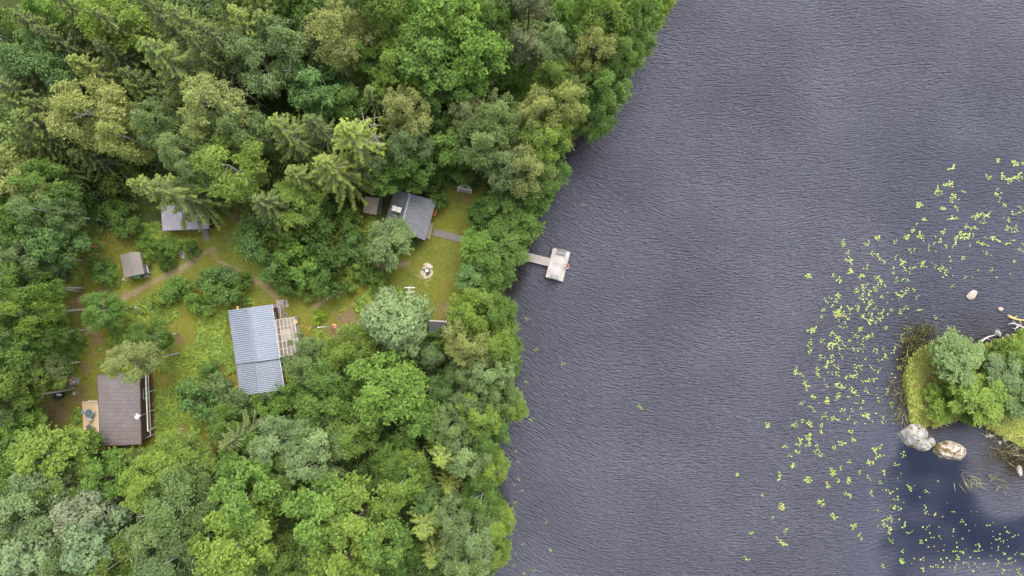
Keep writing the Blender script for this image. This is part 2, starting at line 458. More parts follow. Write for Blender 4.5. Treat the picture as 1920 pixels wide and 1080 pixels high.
def walls(mb, corners, z1, inset=.35, z0=-.3, gable=None, mi=0):
    """wall box inside the eaves; gable = (end A mid, end B mid, ridge z) closes the gable ends"""
    c = sum((Vector(p) for p in corners), Vector()) / 4
    q = []
    for p in corners:
        p = Vector(p); d = c - p; q.append(p + d.normalized() * inset * 1.41)
    mb.prism([(p.x, p.y) for p in q], z0, z1, mi)
    return q

def window(mb, a, b, z0, z1, out, frame_mi=0, glass_mi=1):
    """window on the wall line a-b, standing 3 cm proud along out"""
    a, b, out = Vector(a), Vector(b), Vector(out)
    for za, zb in ((z0, z0 + .08), (z1 - .08, z1)):
        mb.bar(a + out * .03 + Vector((0, 0, (za + zb) / 2)), b + out * .03 + Vector((0, 0, (za + zb) / 2)), .06, .08, frame_mi)

def wall_opening(parent, kind, a, b, w, z0, z1, t=.5, mats=None):
    """a window (frame > pane) or a door (> handle) set on the wall from a to b"""
    a = Vector((a[0], a[1], 0)); b = Vector((b[0], b[1], 0)); d = (b - a).normalized(); out = Vector((d.y, -d.x, 0))
    c = lerp(a, b, t)
    l, r = c - d * w / 2, c + d * w / 2
    fr = MB()
    zc = Vector((0, 0, (z0 + z1) / 2))
    if kind == 'window':
        for zz in (z0 + .04, z1 - .04): fr.bar(l + out * .03 + Vector((0, 0, zz)), r + out * .03 + Vector((0, 0, zz)), .07, .08)
        for e in (l, r, c): fr.bar(e + out * .031 + Vector((0, 0, z0 + .08)), e + out * .031 + Vector((0, 0, z1 - .08)), .07, .07)
        f = part('window', fr, M_WHITE, parent)
        g = MB(); g.bar(l + out * .012 + zc, r + out * .012 + zc, .02, z1 - z0 - .1)
        part('pane', g, M_GLASS_T, f)
    else:
        fr.bar(l + out * .03 + zc, r + out * .03 + zc, .06, z1 - z0)
        f = part('door', fr, mats or M_BROWNWALL, parent)
        g = MB(); e = r - d * .12 + out * .09 + Vector((0, 0, z0 + 1.0)); g.bar(e, e - d * .12, .03, .03)
        part('handle', g, M_GREYMETAL, f)

def roof_mat(name, c0, c1, kind, ang=0.0, scale=1.0, metal=0.0, rough=.6):
    m, N, L, b = nt(name)
    g = N.new('ShaderNodeNewGeometry').outputs['Position']
    mp = N.new('ShaderNodeMapping'); mp.inputs['Rotation'].default_value = (0, 0, ang); L.new(g, mp.inputs[0])
    n1 = noise(N, L, g, .5, 4); n2 = noise(N, L, g, 5, 4)
    c = ramp(N, L, n1, [(.3, c0), (.7, c1)])
    c = mix(N, L, .5, c, ramp(N, L, n2, [(.3, (.62,) * 3), (.7, (1.0,) * 3)]), 'MULTIPLY')
    if kind in ('tile', 'shingle', 'stepped'):
        br = N.new('ShaderNodeTexBrick'); L.new(mp.outputs[0], br.inputs['Vector'])
        br.inputs['Scale'].default_value = scale
        if kind == 'tile':
            br.inputs['Brick Width'].default_value = .72; br.inputs['Row Height'].default_value = .46; br.inputs['Mortar Size'].default_value = .03
            br.inputs['Color1'].default_value = (1, 1, 1, 1); br.inputs['Color2'].default_value = (.86, .85, .85, 1); br.inputs['Mortar'].default_value = (.66, .64, .64, 1)
        elif kind == 'stepped':
            br.offset = 0; br.inputs['Brick Width'].default_value = .30; br.inputs['Row Height'].default_value = .36; br.inputs['Mortar Size'].default_value = .045
            br.inputs['Color1'].default_value = (1, 1, 1, 1); br.inputs['Color2'].default_value = (.96, .96, .96, 1); br.inputs['Mortar'].default_value = (.84, .845, .86, 1)
        else:
            br.inputs['Brick Width'].default_value = .6; br.inputs['Row Height'].default_value = .22; br.inputs['Mortar Size'].default_value = .02
            br.inputs['Color1'].default_value = (1, 1, 1, 1); br.inputs['Color2'].default_value = (.78, .78, .80, 1); br.inputs['Mortar'].default_value = (.62, .62, .64, 1)
        c = mix(N, L, 1.0, c, br.outputs['Color'], 'MULTIPLY')
        bump(N, L, b, br.outputs['Fac'], -.5, .03)
    else:
        bump(N, L, b, n2, .1, .02)
    L.new(c, b.inputs['Base Color']); b.inputs['Roughness'].default_value = rough; b.inputs['Metallic'].default_value = metal
    return m

def Z(v, z): v = Vector(v); return Vector((v.x, v.y, z))

# ---- long cabin under blue-grey sheet roofing, lower extension at its south end, timbered terrace roof on the lake side
def main_cabin():
    ze, zr = 2.7, 3.9
    NW, N0, NE = P(428, 582, ze), P(465.5, 577, zr), P(510, 571, ze)
    SW, S0, SE = P(443, 683, ze), P(480.5, 678.5, zr), P(524, 673, ze)
    ze2, zr2 = 2.45, 3.55
    TW, T0, TE = P(443.5, 683.5, ze2), P(481, 679, zr2), P(523.5, 673.5, ze2)
    BW, B0, BE = P(451, 744, ze2), P(489, 737, zr2), P(533, 731, ze2)
    c = (NW + NE + SW + SE) / 4
    t = thing('long_cabin', (c.x, c.y, 0), 'long cabin under a pale blue-grey ribbed metal roof, its south half lower', 'cabin')
    w = MB()
    q = walls(w, [NW, NE, SE, SW], ze - .05)
    for (a, b, r) in ((q[0], q[1], N0), (q[3], q[2], S0)):
        m = lerp(a, b, .47); w.add([Z(a, ze - .05), Z(b, ze - .05), Z(m, zr - .25)], [(0, 1, 2), (2, 1, 0)])
    walls_o = part('wall', w, M_RED, t)
    w2 = MB(); q2 = walls(w2, [lerp(TW, BW, .12), lerp(TE, BE, .12), BE, BW], ze2 - .05)
    m = lerp(q2[3], q2[2], .47); w2.add([Z(q2[3], ze2 - .05), Z(q2[2], ze2 - .05), Z(m, zr2 - .25)], [(0, 1, 2), (2, 1, 0)])
    part('extension_wall', w2, M_RED, t)
    ang = math.atan2((SW - NW).y, (SW - NW).x)
    mr = roof_mat('blue_grey_sheet_roof', (.235, .262, .31), (.27, .298, .345), 'sheet', 0, 1, .0, .45)
    mt = roof_mat('blue_grey_tile_sheet', (.235, .266, .322), (.266, .298, .357), 'stepped', -(ang - math.pi / 2 * 0), 1.0, .0, .45)
    mv, mv2, mv3 = [roof_mat(nm, tuple(x * q for x in (.205, .235, .29)), tuple(x * q for x in (.24, .27, .325)), 'sheet', 0, 1, 0, .6) for nm, q in (('valley_shade', .74), ('valley_shade_light', .88), ('valley_shade_dark', .58))]  # darker sheet colours that paint the shade between the roof ribs
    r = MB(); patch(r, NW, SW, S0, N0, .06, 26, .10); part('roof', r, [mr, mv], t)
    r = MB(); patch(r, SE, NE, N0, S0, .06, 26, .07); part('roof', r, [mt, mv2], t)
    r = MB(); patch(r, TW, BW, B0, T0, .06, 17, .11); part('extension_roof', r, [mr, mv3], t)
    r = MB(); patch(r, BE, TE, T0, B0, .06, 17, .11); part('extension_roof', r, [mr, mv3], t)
    for a, b in ((N0, S0), (T0, B0)):
        k = MB(); d = Vector((0, 0, .05)); k.bar(a + d, b + d, .26, .07); k.tube([a + d * 2, b + d * 2], .06, 8); part('ridge_cap', k, M_RIDGE, t)
    k = MB()
    for a, b in ((NW, SW), (NE, SE)):
        k = MB(); k.tube([a - Vector((0, 0, .12)), b - Vector((0, 0, .12))], .06, 8); part('gutter', k, M_GREYMETAL, t)
    for a, b in ((TW, BW), (TE, BE)):
        k = MB(); k.tube([a - Vector((0, 0, .12)), b - Vector((0, 0, .12)), Z(b, .1)], .06, 8); part('gutter', k, M_WHITE, t)
    wall_opening(t, 'window', q[3], q[0], 1.1, 1.0, 2.1, .3); wall_opening(t, 'window', q[3], q[0], 1.1, 1.0, 2.1, .72)
    wall_opening(t, 'window', q[1], q[2], 1.1, 1.0, 2.1, .2); wall_opening(t, 'door', q[1], q[2], .95, .1, 2.1, .62)
    wall_opening(t, 'window', q2[2], q2[3], 1.2, 1.0, 2.0, .5); wall_opening(t, 'window', q[0], q[1], 1.2, 1.0, 2.0, .4)
    # light from the north gable: small yellow bracket at the gable
    k = MB(); e = P(446, 577, 2.6); k.box(e, (.18, .35, .3)); part('gable_bracket', k, M_YELLOWWOOD, t)
    # terrace roof: clear sheet on a grid of pale battens, over plank floor
    z = 2.35
    A, B, C, D = P(517, 600, z + .2), P(551, 595, z), P(560, 648, z), P(525.5, 669, z + .2)
    g = P(561, 657, z); C = P(562, 662, z)
    tr = thing('terrace_roof', (lerp(A, C, .5).x, lerp(A, C, .5).y, 0), 'lean-to terrace roof of pale battens under clear sheet beside the blue-grey cabin', 'terrace roof')
    k = MB()
    for i in range(6):
        u = i / 5; k.bar(lerp(A, B, u), lerp(D, C, u), .085, .12)
    bo = part('batten', k, M_YELLOWPALE, tr)
    k = MB()
    for i in range(6):
        u = i / 5; k.bar(lerp(A, D, u) + Vector((0, 0, .10)), lerp(B, C, u) + Vector((0, 0, .10)), .065, .07)
    part('cross_batten', k, M_YELLOWPALE, tr)
    k = MB(); up = Vector((0, 0, .17)); patch(k, A + up, B + up, C + up, D + up, .012); part('clear_sheet', k, M_CLEAR, tr)
    for p in (B, C, lerp(B, C, .5)):
        k = MB(); k.bar(Z(p, -.1), Z(p, z - .05), .11, .11); part('post', k, M_YELLOWPALE, tr)
    # deck under it
    a, b, cc, d = P(514, 601, .25), P(556, 594, .25), P(572, 668, .25), P(527, 680, .25)
    k = MB()
    for i in range(30):
        u0, u1 = i / 30, (i + .93) / 30
        k.hexa([Z(lerp(a, d, u0), .12), Z(lerp(a, d, u1), .12), Z(lerp(b, cc, u1), .12), Z(lerp(b, cc, u0), .12)][::1], [Z(lerp(a, d, u0), .2), Z(lerp(a, d, u1), .2), Z(lerp(b, cc, u1), .2), Z(lerp(b, cc, u0), .2)])
    k2s = []
    for u in (.05, .5, .95):
        k2 = MB(); k2.bar(Z(lerp(a, b, u), -.05), Z(lerp(d, cc, u), -.05), .12, .3); k2s.append(k2)
    dk = thing('terrace_deck', (lerp(a, cc, .5).x, lerp(a, cc, .5).y, 0), 'grey plank terrace floor under the battened roof', 'deck')
    part('planks', k, M_PLANK_BROWN, dk); [part('joist', k2, M_PLANK_GREY, dk) for k2 in k2s]
    # table with pale top on the deck
    tc = P(540, 628, .2)
    tb = thing('terrace_table', tc, 'pale wooden table standing under the clear terrace roof', 'table')
    k = MB(); k.box(tc + Vector((0, 0, .72)), (1.3, 1.5, .05), .15); part('table_top', k, M_YELLOWPALE, tb)
    for sx in (-1, 1):
        for sy in (-1, 1):
            k = MB(); k.box(tc + Vector((sx * .5, sy * .6, .35)), (.07, .07, .7)); part('leg', k, M_YELLOWWOOD, tb)
M_CLEAR, _N, _L, _b = nt('clear_sheet')
_b.inputs['Base Color'].default_value = (.72, .66, .60, 1); _b.inputs['Roughness'].default_value = .25
_t = _N.new('ShaderNodeBsdfTransparent'); _t.inputs[0].default_value = (.93, .92, .91, 1)
_x = _N.new('ShaderNodeMixShader'); _x.inputs[0].default_value = .07
_L.new(_t.outputs[0], _x.inputs[1]); _L.new(_b.outputs[0], _x.inputs[2]); _L.new(_x.outputs[0], _N['Material Output'].inputs[0])
M_YELLOWPALE = simple('pale_battens', (.50, .45, .37), (.42, .37, .29), 3, .8, .2)
M_PLANK_BROWN = simple('brown_grey_planks', (.185, .165, .157), (.14, .125, .118), 1.5, .85, .3)
M_RIDGE = simple('dull_ridge_metal', (.19, .215, .27), (.16, .18, .22), 3, .5, .1)
main_cabin()

# ---- brown roofed cabin, one broad tiled slope, dark red veranda on its east side, plank landing on the west
def brown_cabin():
    zw, zee = 2.5, 3.3
    NW, NE, SE, SW = P(182, 703, zw), P(262, 698, zee), P(265, 833, zee), P(188, 836, zw)
    c = (NW + NE + SE + SW) / 4
    t = thing('brown_roofed_cabin', (c.x, c.y, 0), 'cabin with one broad slope of brown roof tiles between two decks', 'cabin')
    w = MB(); q = walls(w, [NW, NE, SE, SW], 2.4, .45); part('wall', w, M_BROWNWALL, t)
    mr = roof_mat('brown_tile_roof', (.142, .122, .120), (.185, .160, .157), 'tile', -.03, 1.0, 0, .38)
    r = MB(); patch(r, SW, NW, NE, SE, .1); part('roof', r, mr, t)
    k = MB()
    for a, b in ((NW, NE), (SW, SE), (NW, SW), (NE, SE)): k.bar(a - Vector((0, 0, .07)), b - Vector((0, 0, .07)), .07, .2)
    part('fascia', k, M_BROWNWALL, t)
    wall_opening(t, 'window', q[2], q[1], 1.2, .9, 2.1, .7); wall_opening(t, 'door', q[2], q[1], .95, .15, 2.15, .35)
    wall_opening(t, 'window', q[3], q[2], 1.2, .9, 2.0, .5); wall_opening(t, 'window', q[0], q[3], .9, 1.0, 2.0, .3)
    # veranda floor and its rails
    a, b, cc, d = P(262, 702, .3), P(284, 700, .3), P(289, 820, .3), P(264, 826, .3)
    v = thing('veranda', (lerp(a, cc, .5).x, lerp(a, cc, .5).y, 0), 'dark red plank veranda with pale rails along the brown roofed cabin', 'veranda')
    k = MB()
    for i in range(9):
        u0, u1 = i / 9, (i + .93) / 9
        k.hexa([Z(lerp(a, b, u0), .16), Z(lerp(d, cc, u0), .16), Z(lerp(d, cc, u1), .16), Z(lerp(a, b, u1), .16)], [Z(lerp(a, b, u0), .24), Z(lerp(d, cc, u0), .24), Z(lerp(d, cc, u1), .24), Z(lerp(a, b, u1), .24)])
    part('planks', k, M_REDDECK, v)
    k = MB()
    for u in (.05, .95): k.bar(Z(lerp(a, b, u), .0), Z(lerp(d, cc, u), .0), .14, .3)
    part('joist', k, M_REDDECK, v)
    for (p0, p1, zz, wd) in (((273, 696), (277.5, 809), 2.45, .14), ((277.5, 697), (282.5, 806), 1.05, .09)):
        k = MB(); p0 = P(*p0, zz); p1 = P(*p1, zz); k.bar(p0, p1, wd, .10)
        part('rail', k, M_PALEGREEN, v)
        for u in (.02, .35, .68, .98):
            k = MB(); e = lerp(p0, p1, u); k.bar(Z(e, .2), Z(e, zz - .05), .09, .09); part('post', k, M_PALEGREEN, v)
    # white framed enclosure at the veranda's south end
    k = MB(); e = [P(265.5, 812, 1.0), P(281.5, 806.5, 1.0), P(282.5, 817, 1.0), P(267, 824, 1.0)]
    for i in range(4): k.bar(e[i], e[(i + 1) % 4], .09, .09)
    k.bar(lerp(e[0], e[1], .5), lerp(e[3], e[2], .5), .14, .06); k.bar(lerp(e[0], e[1], .72), lerp(e[3], e[2], .72), .08, .05)
    for p in e: k.bar(Z(p, .2), Z(p, .96), .08, .08)
    part('end_rail', k, M_WHITE, v)
    ch = P(269.5, 815, .24)
    k = MB(); k.box(ch + Vector((0, 0, .42)), (.42, .42, .05), .3); k.box(ch + Vector((.0, .2, .7)), (.42, .05, .5), .0)
    for sx in (-.17, .17):
        for sy in (-.17, .17): k.box(ch + Vector((sx, sy, .2)), (.04, .04, .4))
    solo('veranda_chair', k, M_GREYMETAL, 'small grey chair behind the white rail at the veranda end', 'chair')
    # second chair pair further up the veranda
    for (x, y, lab) in ((271, 778, 'grey folding chair on the dark red veranda beside the aerial mast'), (272.5, 790, 'grey folding chair on the dark red veranda south of the aerial mast')):
        e = P(x, y, .24); k = MB(); k.box(e + Vector((0, 0, .42)), (.42, .42, .04), .1); k.box(e + Vector((-.2, 0, .68)), (.05, .42, .45))
        for sx in (-.17, .17):
            for sy in (-.17, .17): k.box(e + Vector((sx, sy, .2)), (.035, .035, .4))
        solo('folding_chair', k, M_PLANK_GREY, lab, 'chair', 'folding chairs on the veranda')
    # aerial: mast on the veranda, white panel aerial at its top
    top = P(258, 780.5, 3.95); b0 = P(275.5, 775.5, 2.5)
    am = thing('tv_aerial', Z(top, 3.3), 'white television aerial on a thin mast beside the brown roof', 'aerial')
    k = MB(); k.tube([b0, P(266, 778, 3.5), top], .04, 8); k.tube([Z(top, 3.2), top + Vector((0, 0, .15))], .05, 8); part('mast', k, M_GREYMETAL, am)
    k = MB(); k.box(top, (.72, .16, .12), .3); k.box(top + Vector((0, 0, .05)), (.12, .8, .08), .3)
    for s in (-.25, 0, .25): k.box(top + Vector((s * .9, s * .3, .1)), (.06, .5, .05), .3)
    k.box(top + Vector((-.1, -.1, .02)), (.4, .3, .12), .8)
    part('antenna_head', k, M_WHITE, am)
    # west landing
    a, b, cc, d = P(154, 752.5, .3), P(183, 752, .3), P(188, 812, .3), P(157, 814, .3)
    dk = thing('plank_deck', (lerp(a, cc, .5).x, lerp(a, cc, .5).y, 0), 'new yellow plank deck on the west side of the brown roofed cabin', 'deck')
    k = MB()
    for i in range(14):
        u0, u1 = i / 14, (i + .92) / 14
        k.hexa([Z(lerp(a, b, u0), .26), Z(lerp(d, cc, u0), .26), Z(lerp(d, cc, u1), .26), Z(lerp(a, b, u1), .26)], [Z(lerp(a, b, u0), .33), Z(lerp(d, cc, u0), .33), Z(lerp(d, cc, u1), .33), Z(lerp(a, b, u1), .33)])
    part('planks', k, M_PLANK_NEW, dk)
    for u in (.03, .5, .97):
        k = MB(); k.bar(Z(lerp(a, d, u), .1), Z(lerp(b, cc, u), .1), .12, .3); part('joist', k, M_PLANK_NEW, dk)
    for (p0, p1) in (((165, 752), (182, 752)), ((183, 756), (186, 811))):
        k = MB(); p0 = P(*p0, 1.1); p1 = P(*p1, 1.1); k.bar(p0, p1, .10, .06)
        for u in (0.02, .5, .98): e = lerp(p0, p1, u); k.bar(Z(e, .3), Z(e, 1.07), .08, .08)
        part('railing', k, M_YELLOWPALE, dk)
    tc = P(173.5, 773, .33)
    tb = thing('round_garden_table', tc, 'round glass garden table on the yellow plank deck', 'table')
    k = MB(); k.disc(tc + Vector((0, 0, .72)), .5, .02, 28); part('table_top', k, M_GLASS_T, tb)
    k = MB(); n = 28; k.tube([tc + Vector((.5 * math.cos(2 * math.pi * i / n), .5 * math.sin(2 * math.pi * i / n), .725)) for i in range(n + 1)], .03, 6); part('rim', k, M_GREYMETAL, tb)
    k = MB(); k.tube([tc + Vector((0, 0, .0)), tc + Vector((0, 0, .9))], .035, 8); k.disc(tc, .25, .04, 14); part('pedestal', k, M_WHITE, tb)
    for (x, y, rz, lab) in ((173, 783, 0, 'grey metal chair south of the round glass table on the yellow deck'), (170, 799, .8, 'dark green chair at the south end of the yellow plank deck, half under leaves'),
                            (166, 770, -1.4, 'pale chair drawn up to the round glass table on its west side')):
        e = P(x, y, .33); R = Matrix.Rotation(rz, 4, 'Z'); ct = thing('garden_chair', e, lab, 'chair')
        def q_(v): return e + (R @ Vector(v))
        mat = M_GLASS_T if 'green' in lab else M_GREYMETAL
        k = MB(); k.box(q_((0, 0, .43)), (.46, .46, .04), rz); part('seat', k, mat, ct)
        k = MB(); k.bar(q_((-.23, -.24, .75)), q_((.23, -.24, .75)), .04, .5); part('backrest', k, mat, ct)
        for sx in (-.2, .2):
            for sy in (-.2, .2):
                k = MB(); k.bar(q_((sx, sy, 0)), q_((sx, sy, .41)), .035, .035); part('leg', k, mat, ct)
M_PALEGREEN = simple('pale_green_rail', (.46, .47, .39), (.38, .38, .31), 3, .7, .2)
brown_cabin()

# ---- dark grey shingled sauna cabin by the lawn
def sauna():
    ze, zr = 2.4, 3.8
    NW, NE, SE, SW = P(741, 354, ze), P(818, 377, ze), P(797, 451, ze), P(720, 421, ze)
    N0, S0 = P(769, 363, zr), P(751, 432, zr)
    c = (NW + NE + SE + SW) / 4
    t = thing('grey_roofed_sauna', (c.x, c.y, 0), 'small cabin with a dark grey shingle roof and white-topped chimney by the lawn', 'cabin')
    w = MB(); q = walls(w, [NW, NE, SE, SW], ze - .05, .3)
    for a, b in ((q[0], q[1]), (q[3], q[2])):
        m = lerp(a, b, .36); w.add([Z(a, ze - .05), Z(b, ze - .05), Z(m, zr - .25)], [(0, 1, 2), (2, 1, 0)])
    part('wall', w, M_GREYWALL, t)
    ang = math.atan2((SE - NE).y, (SE - NE).x)
    mr = roof_mat('grey_shingle_roof', (.132, .138, .152), (.158, .164, .178), 'shingle', -ang + math.pi / 2, 1.0, 0, .8)
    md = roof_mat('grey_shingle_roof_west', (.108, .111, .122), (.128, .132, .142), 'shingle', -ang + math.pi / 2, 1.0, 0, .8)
    r = MB(); patch(r, SE, NE, N0, S0, .09); part('roof', r, mr, t)
    r = MB(); patch(r, NW, SW, S0, N0, .09); wr = part('roof', r, md, t)
    k = MB(); k.bar(N0 + Vector((0, 0, .04)), S0 + Vector((0, 0, .04)), .18, .05); part('ridge_cap', k, M_RIDGE, t)
    cc = P(746, 393.5, 3.3)
    ch = MB(); ch.box(Z(cc, 3.2), (.9, .5, 1.7), math.radians(-17)); co = part('chimney', ch, M_CONCRETE, wr)
    for s in (-1, 1):
        k = MB(); e = Z(cc, 4.12) + Vector((math.cos(math.radians(-17)), math.sin(math.radians(-17)), 0)) * s * .30; k.box(e, (.50, .62, .10), math.radians(-17))
        part('chimney_cap', k, M_CONCRETE, t)
    wall_opening(t, 'window', q[1], q[2], 1.0, 1.0, 2.0, .25); wall_opening(t, 'door', q[1], q[2], .9, .1, 2.05, .7)
    wall_opening(t, 'window', q[2], q[3], .9, 1.0, 2.0, .5)
    # doorstep bench-like landing
    a, b, c2, d = P(807, 417.5), P(813.5, 419.5), P(806, 448.5), P(799.5, 446.5)
    k = MB()
    for i in range(2):
        u0, u1 = i / 2, (i + .9) / 2
        k.hexa([Z(lerp(a, b, u0), .22), Z(lerp(d, c2, u0), .22), Z(lerp(d, c2, u1), .22), Z(lerp(a, b, u1), .22)], [Z(lerp(a, b, u0), .3), Z(lerp(d, c2, u0), .3), Z(lerp(d, c2, u1), .3), Z(lerp(a, b, u1), .3)])
    for u in (.1, .9): k.box(Z(lerp(lerp(a, b, .5), lerp(d, c2, .5), u), .08), (.35, .2, .28), -.3)
    solo('plank_landing', k, M_PLANK_GREY, 'narrow grey plank landing along the lawn side of the grey shingle roof', 'landing')
    # orange ring float leaning by the wall
    e = P(815.5, 398, .55); k = MB(); n = 18
    k.tube([e + Vector((.10 * math.sin(2 * math.pi * i / n) + .16 * math.cos(2 * math.pi * i / n), .42 * math.sin(2 * math.pi * i / n), .30 * math.cos(2 * math.pi * i / n))) for i in range(n + 1)], .085, 8)
    solo('lifebuoy', k, M_ORANGE, 'orange ring float leaning on the lawn side of the grey shingle cabin', 'lifebuoy', smooth=True)
sauna()

# ---- small sheds
M_GREENRIDGE = simple('grey_green_ridge', (.15, .17, .14), (.20, .215, .18), 3, .7, .2)
def shed(name, label, roof, ridge, ze, zr, mroof, mwall, cat='shed', inset=.2, ribs=0, mvalley=None):
    NW, NE, SE, SW = [P(*p, ze) for p in roof]
    c = (NW + NE + SE + SW) / 4
    t = thing(name, (c.x, c.y, 0), label, cat)
    w = MB(); q = walls(w, [NW, NE, SE, SW], ze - .04, inset)
    if ridge:
        N0, S0 = P(*ridge[0], zr), P(*ridge[1], zr)
        for a, b in ((q[0], q[1]), (q[3], q[2])):
            m = lerp(a, b, .5); w.add([Z(a, ze - .04), Z(b, ze - .04), Z(m, zr - .2)], [(0, 1, 2), (2, 1, 0)])
    part('wall', w, mwall, t)
    if ridge:
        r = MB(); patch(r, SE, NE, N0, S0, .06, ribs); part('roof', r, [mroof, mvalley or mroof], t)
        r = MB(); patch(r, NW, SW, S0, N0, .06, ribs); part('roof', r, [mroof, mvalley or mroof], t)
        k = MB(); k.bar(N0 + Vector((0, 0, .03)), S0 + Vector((0, 0, .03)), .12, .05); part('ridge_cap', k, M_GREENRIDGE, t)
    else:
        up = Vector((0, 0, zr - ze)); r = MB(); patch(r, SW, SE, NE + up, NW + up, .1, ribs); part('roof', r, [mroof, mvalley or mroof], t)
    wall_opening(t, 'door', q[2], q[3], .8, .05, min(1.9, ze - .2), .5)
    return t, (NW, NE, SE, SW)

M_ROOF_OUT = roof_mat('taupe_felt_roof', (.165, .145, .13), (.195, .172, .155), 'felt', 0, 1, 0, .85)
t, _ = shed('outhouse', 'small outhouse with a taupe felt gable roof beside a white sheet', [(225, 478), (262, 472), (271, 513), (233.5, 521)], [(244.5, 473), (254, 516)], 2.1, 2.75, M_ROOF_OUT, M_GREYWALL, 'outhouse')
k = MB(); a, b, c, d = [P(*p, .9) for p in ((266, 488), (274.5, 488.5), (278.5, 511), (270.5, 510.5))]; up = Vector((0, 0, .25)); patch(k, d + up * 0, c, b, a + up, .04)
for p in (a, b, c, d): k.bar(Z(p, -.1), Z(p, .86), .07, .07)
solo('sloping_sheet', k, M_WHITE, 'white sloping sheet on short legs against the outhouse wall', 'sheet')
k = MB(); a, b, c, d = [P(*p, 1.0) for p in ((254, 515.5), (265.5, 515), (262, 522.5), (248, 521.5))]; patch(k, d, c, b + Vector((0, 0, .15)), a + Vector((0, 0, .15)), .03, 8, .02)
for p in (c, d, a, b): k.bar(Z(p, -.1), Z(p, .97), .06, .06)
solo('green_canopy', k, simple('pale_green_sheet', (.20, .36, .23), (.16, .30, .19), 3, .5, .1), 'little pale green canopy in front of the outhouse door', 'canopy')
k = MB()
for i in range(5):
    u = i / 5; a = lerp(P(268, 514, .1), P(267, 523, .1), u); b = lerp(P(280, 512, .1), P(281, 520, .1), u); k.bar(a, b, .1, .1)
solo('log_pile', k, M_PLANK_GREY, 'low pile of grey boards at the south-east corner of the outhouse', 'log pile')

M_ROOF_SH = roof_mat('mauve_sheet_roof', (.26, .235, .27), (.31, .29, .33), 'sheet', 0, 1, 0, .6)
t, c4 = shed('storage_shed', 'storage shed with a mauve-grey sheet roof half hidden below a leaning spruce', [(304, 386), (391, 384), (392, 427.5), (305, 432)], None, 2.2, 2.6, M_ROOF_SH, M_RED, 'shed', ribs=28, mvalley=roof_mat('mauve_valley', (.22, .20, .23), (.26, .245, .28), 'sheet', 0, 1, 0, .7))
k = MB()
M_SEAM = simple('blue_seam', (.12, .14, .30), (.10, .12, .22), 3, .5, .1)
for x in (342, 373):
    k = MB(); k.bar(P(x, 388, 2.62), P(x, 429, 2.27), .12, .06); part('roof_seam', k, M_SEAM, t)
k = MB(); k.tube([P(305, 432.5, 2.1), P(392, 428, 2.1)], .05, 8); part('gutter', k, simple('blue_gutter', (.25, .30, .50), (.2, .24, .4), 3, .4, .1), t)
k = MB(); A, B, C, D = P(381, 430), P(391.5, 430), P(395, 450), P(385, 452)
for i in range(8):
    u0, u1 = i / 8, (i + .85) / 8
    zt = .5 - .4 * u0
    k.hexa([Z(lerp(A, D, u1), zt - .12), Z(lerp(B, C, u1), zt - .12), Z(lerp(B, C, u0), zt - .12), Z(lerp(A, D, u0), zt - .12)], [Z(lerp(A, D, u1), zt), Z(lerp(B, C, u1), zt), Z(lerp(B, C, u0), zt), Z(lerp(A, D, u0), zt)])
k.bar(Z(lerp(A, B, .1), .3), Z(lerp(D, C, .1), -.05), .08, .2); k.bar(Z(lerp(A, B, .9), .3), Z(lerp(D, C, .9), -.05), .08, .2)
solo('wooden_steps', k, M_PLANK_BROWN, 'brown plank steps leading down from the mauve-roofed storage shed', 'steps')

M_ROOF_MOSS = roof_mat('mossy_sheet_roof', (.13, .135, .085), (.20, .15, .125), 'sheet', 0, 1, 0, .8)
t, _ = shed('wood_store', 'little wood store with a mossy brown-green roof west of the grey shingle cabin', [(685, 369), (713, 372), (705.5, 403), (681, 398.5)], None, 1.9, 2.2, M_ROOF_MOSS, M_BROWNWALL)
k = MB(); k.bar(P(717, 371, .6), P(713, 402, .6), .12, .1); k.bar(P(714.5, 372, .35), P(710, 403, .35), .2, .6)
for (x, y) in ((717, 372), (713, 401)): k.bar(Z(P(x, y), -.1), Z(P(x, y), .56), .1, .1)
solo('board_rack', k, M_PLANK_BROWN, 'narrow rack of brown boards beside the mossy roofed wood store', 'rack')

t, c4 = shed('black_roofed_shed', 'low shed with a flat black felt roof at the south end of the lawn', [(804.5, 602), (838, 603.5), (836, 632), (804, 630)], None, 2.0, 2.12, M_FELT, M_BROWNWALL)
k = MB(); k.bar(P(804.5, 601, 2.16), P(838, 603, 2.16), .18, .1); part('roof_edge', k, M_CONCRETE, t)
k = MB(); k.disc(P(820, 618, 2.05), .06, .18, 10); part('roof_vent', k, M_GREYMETAL, t)
# ---------------------------------------------------------------- dock
def plank_run(mb, A, B, C, D, n, gap, z0, z1):
    """planks laid across: A-B is one end, D-C the other; n planks from A-B to D-C"""
    for i in range(n):
        u0, u1 = i / n, (i + 1 - gap) / n
        p = [lerp(A, D, u0), lerp(B, C, u0), lerp(B, C, u1), lerp(A, D, u1)]
        dz = R0.uniform(-.006, .006)
        mb.hexa([Z(q, z0 + dz) for q in p], [Z(q, z1 + dz) for q in p])

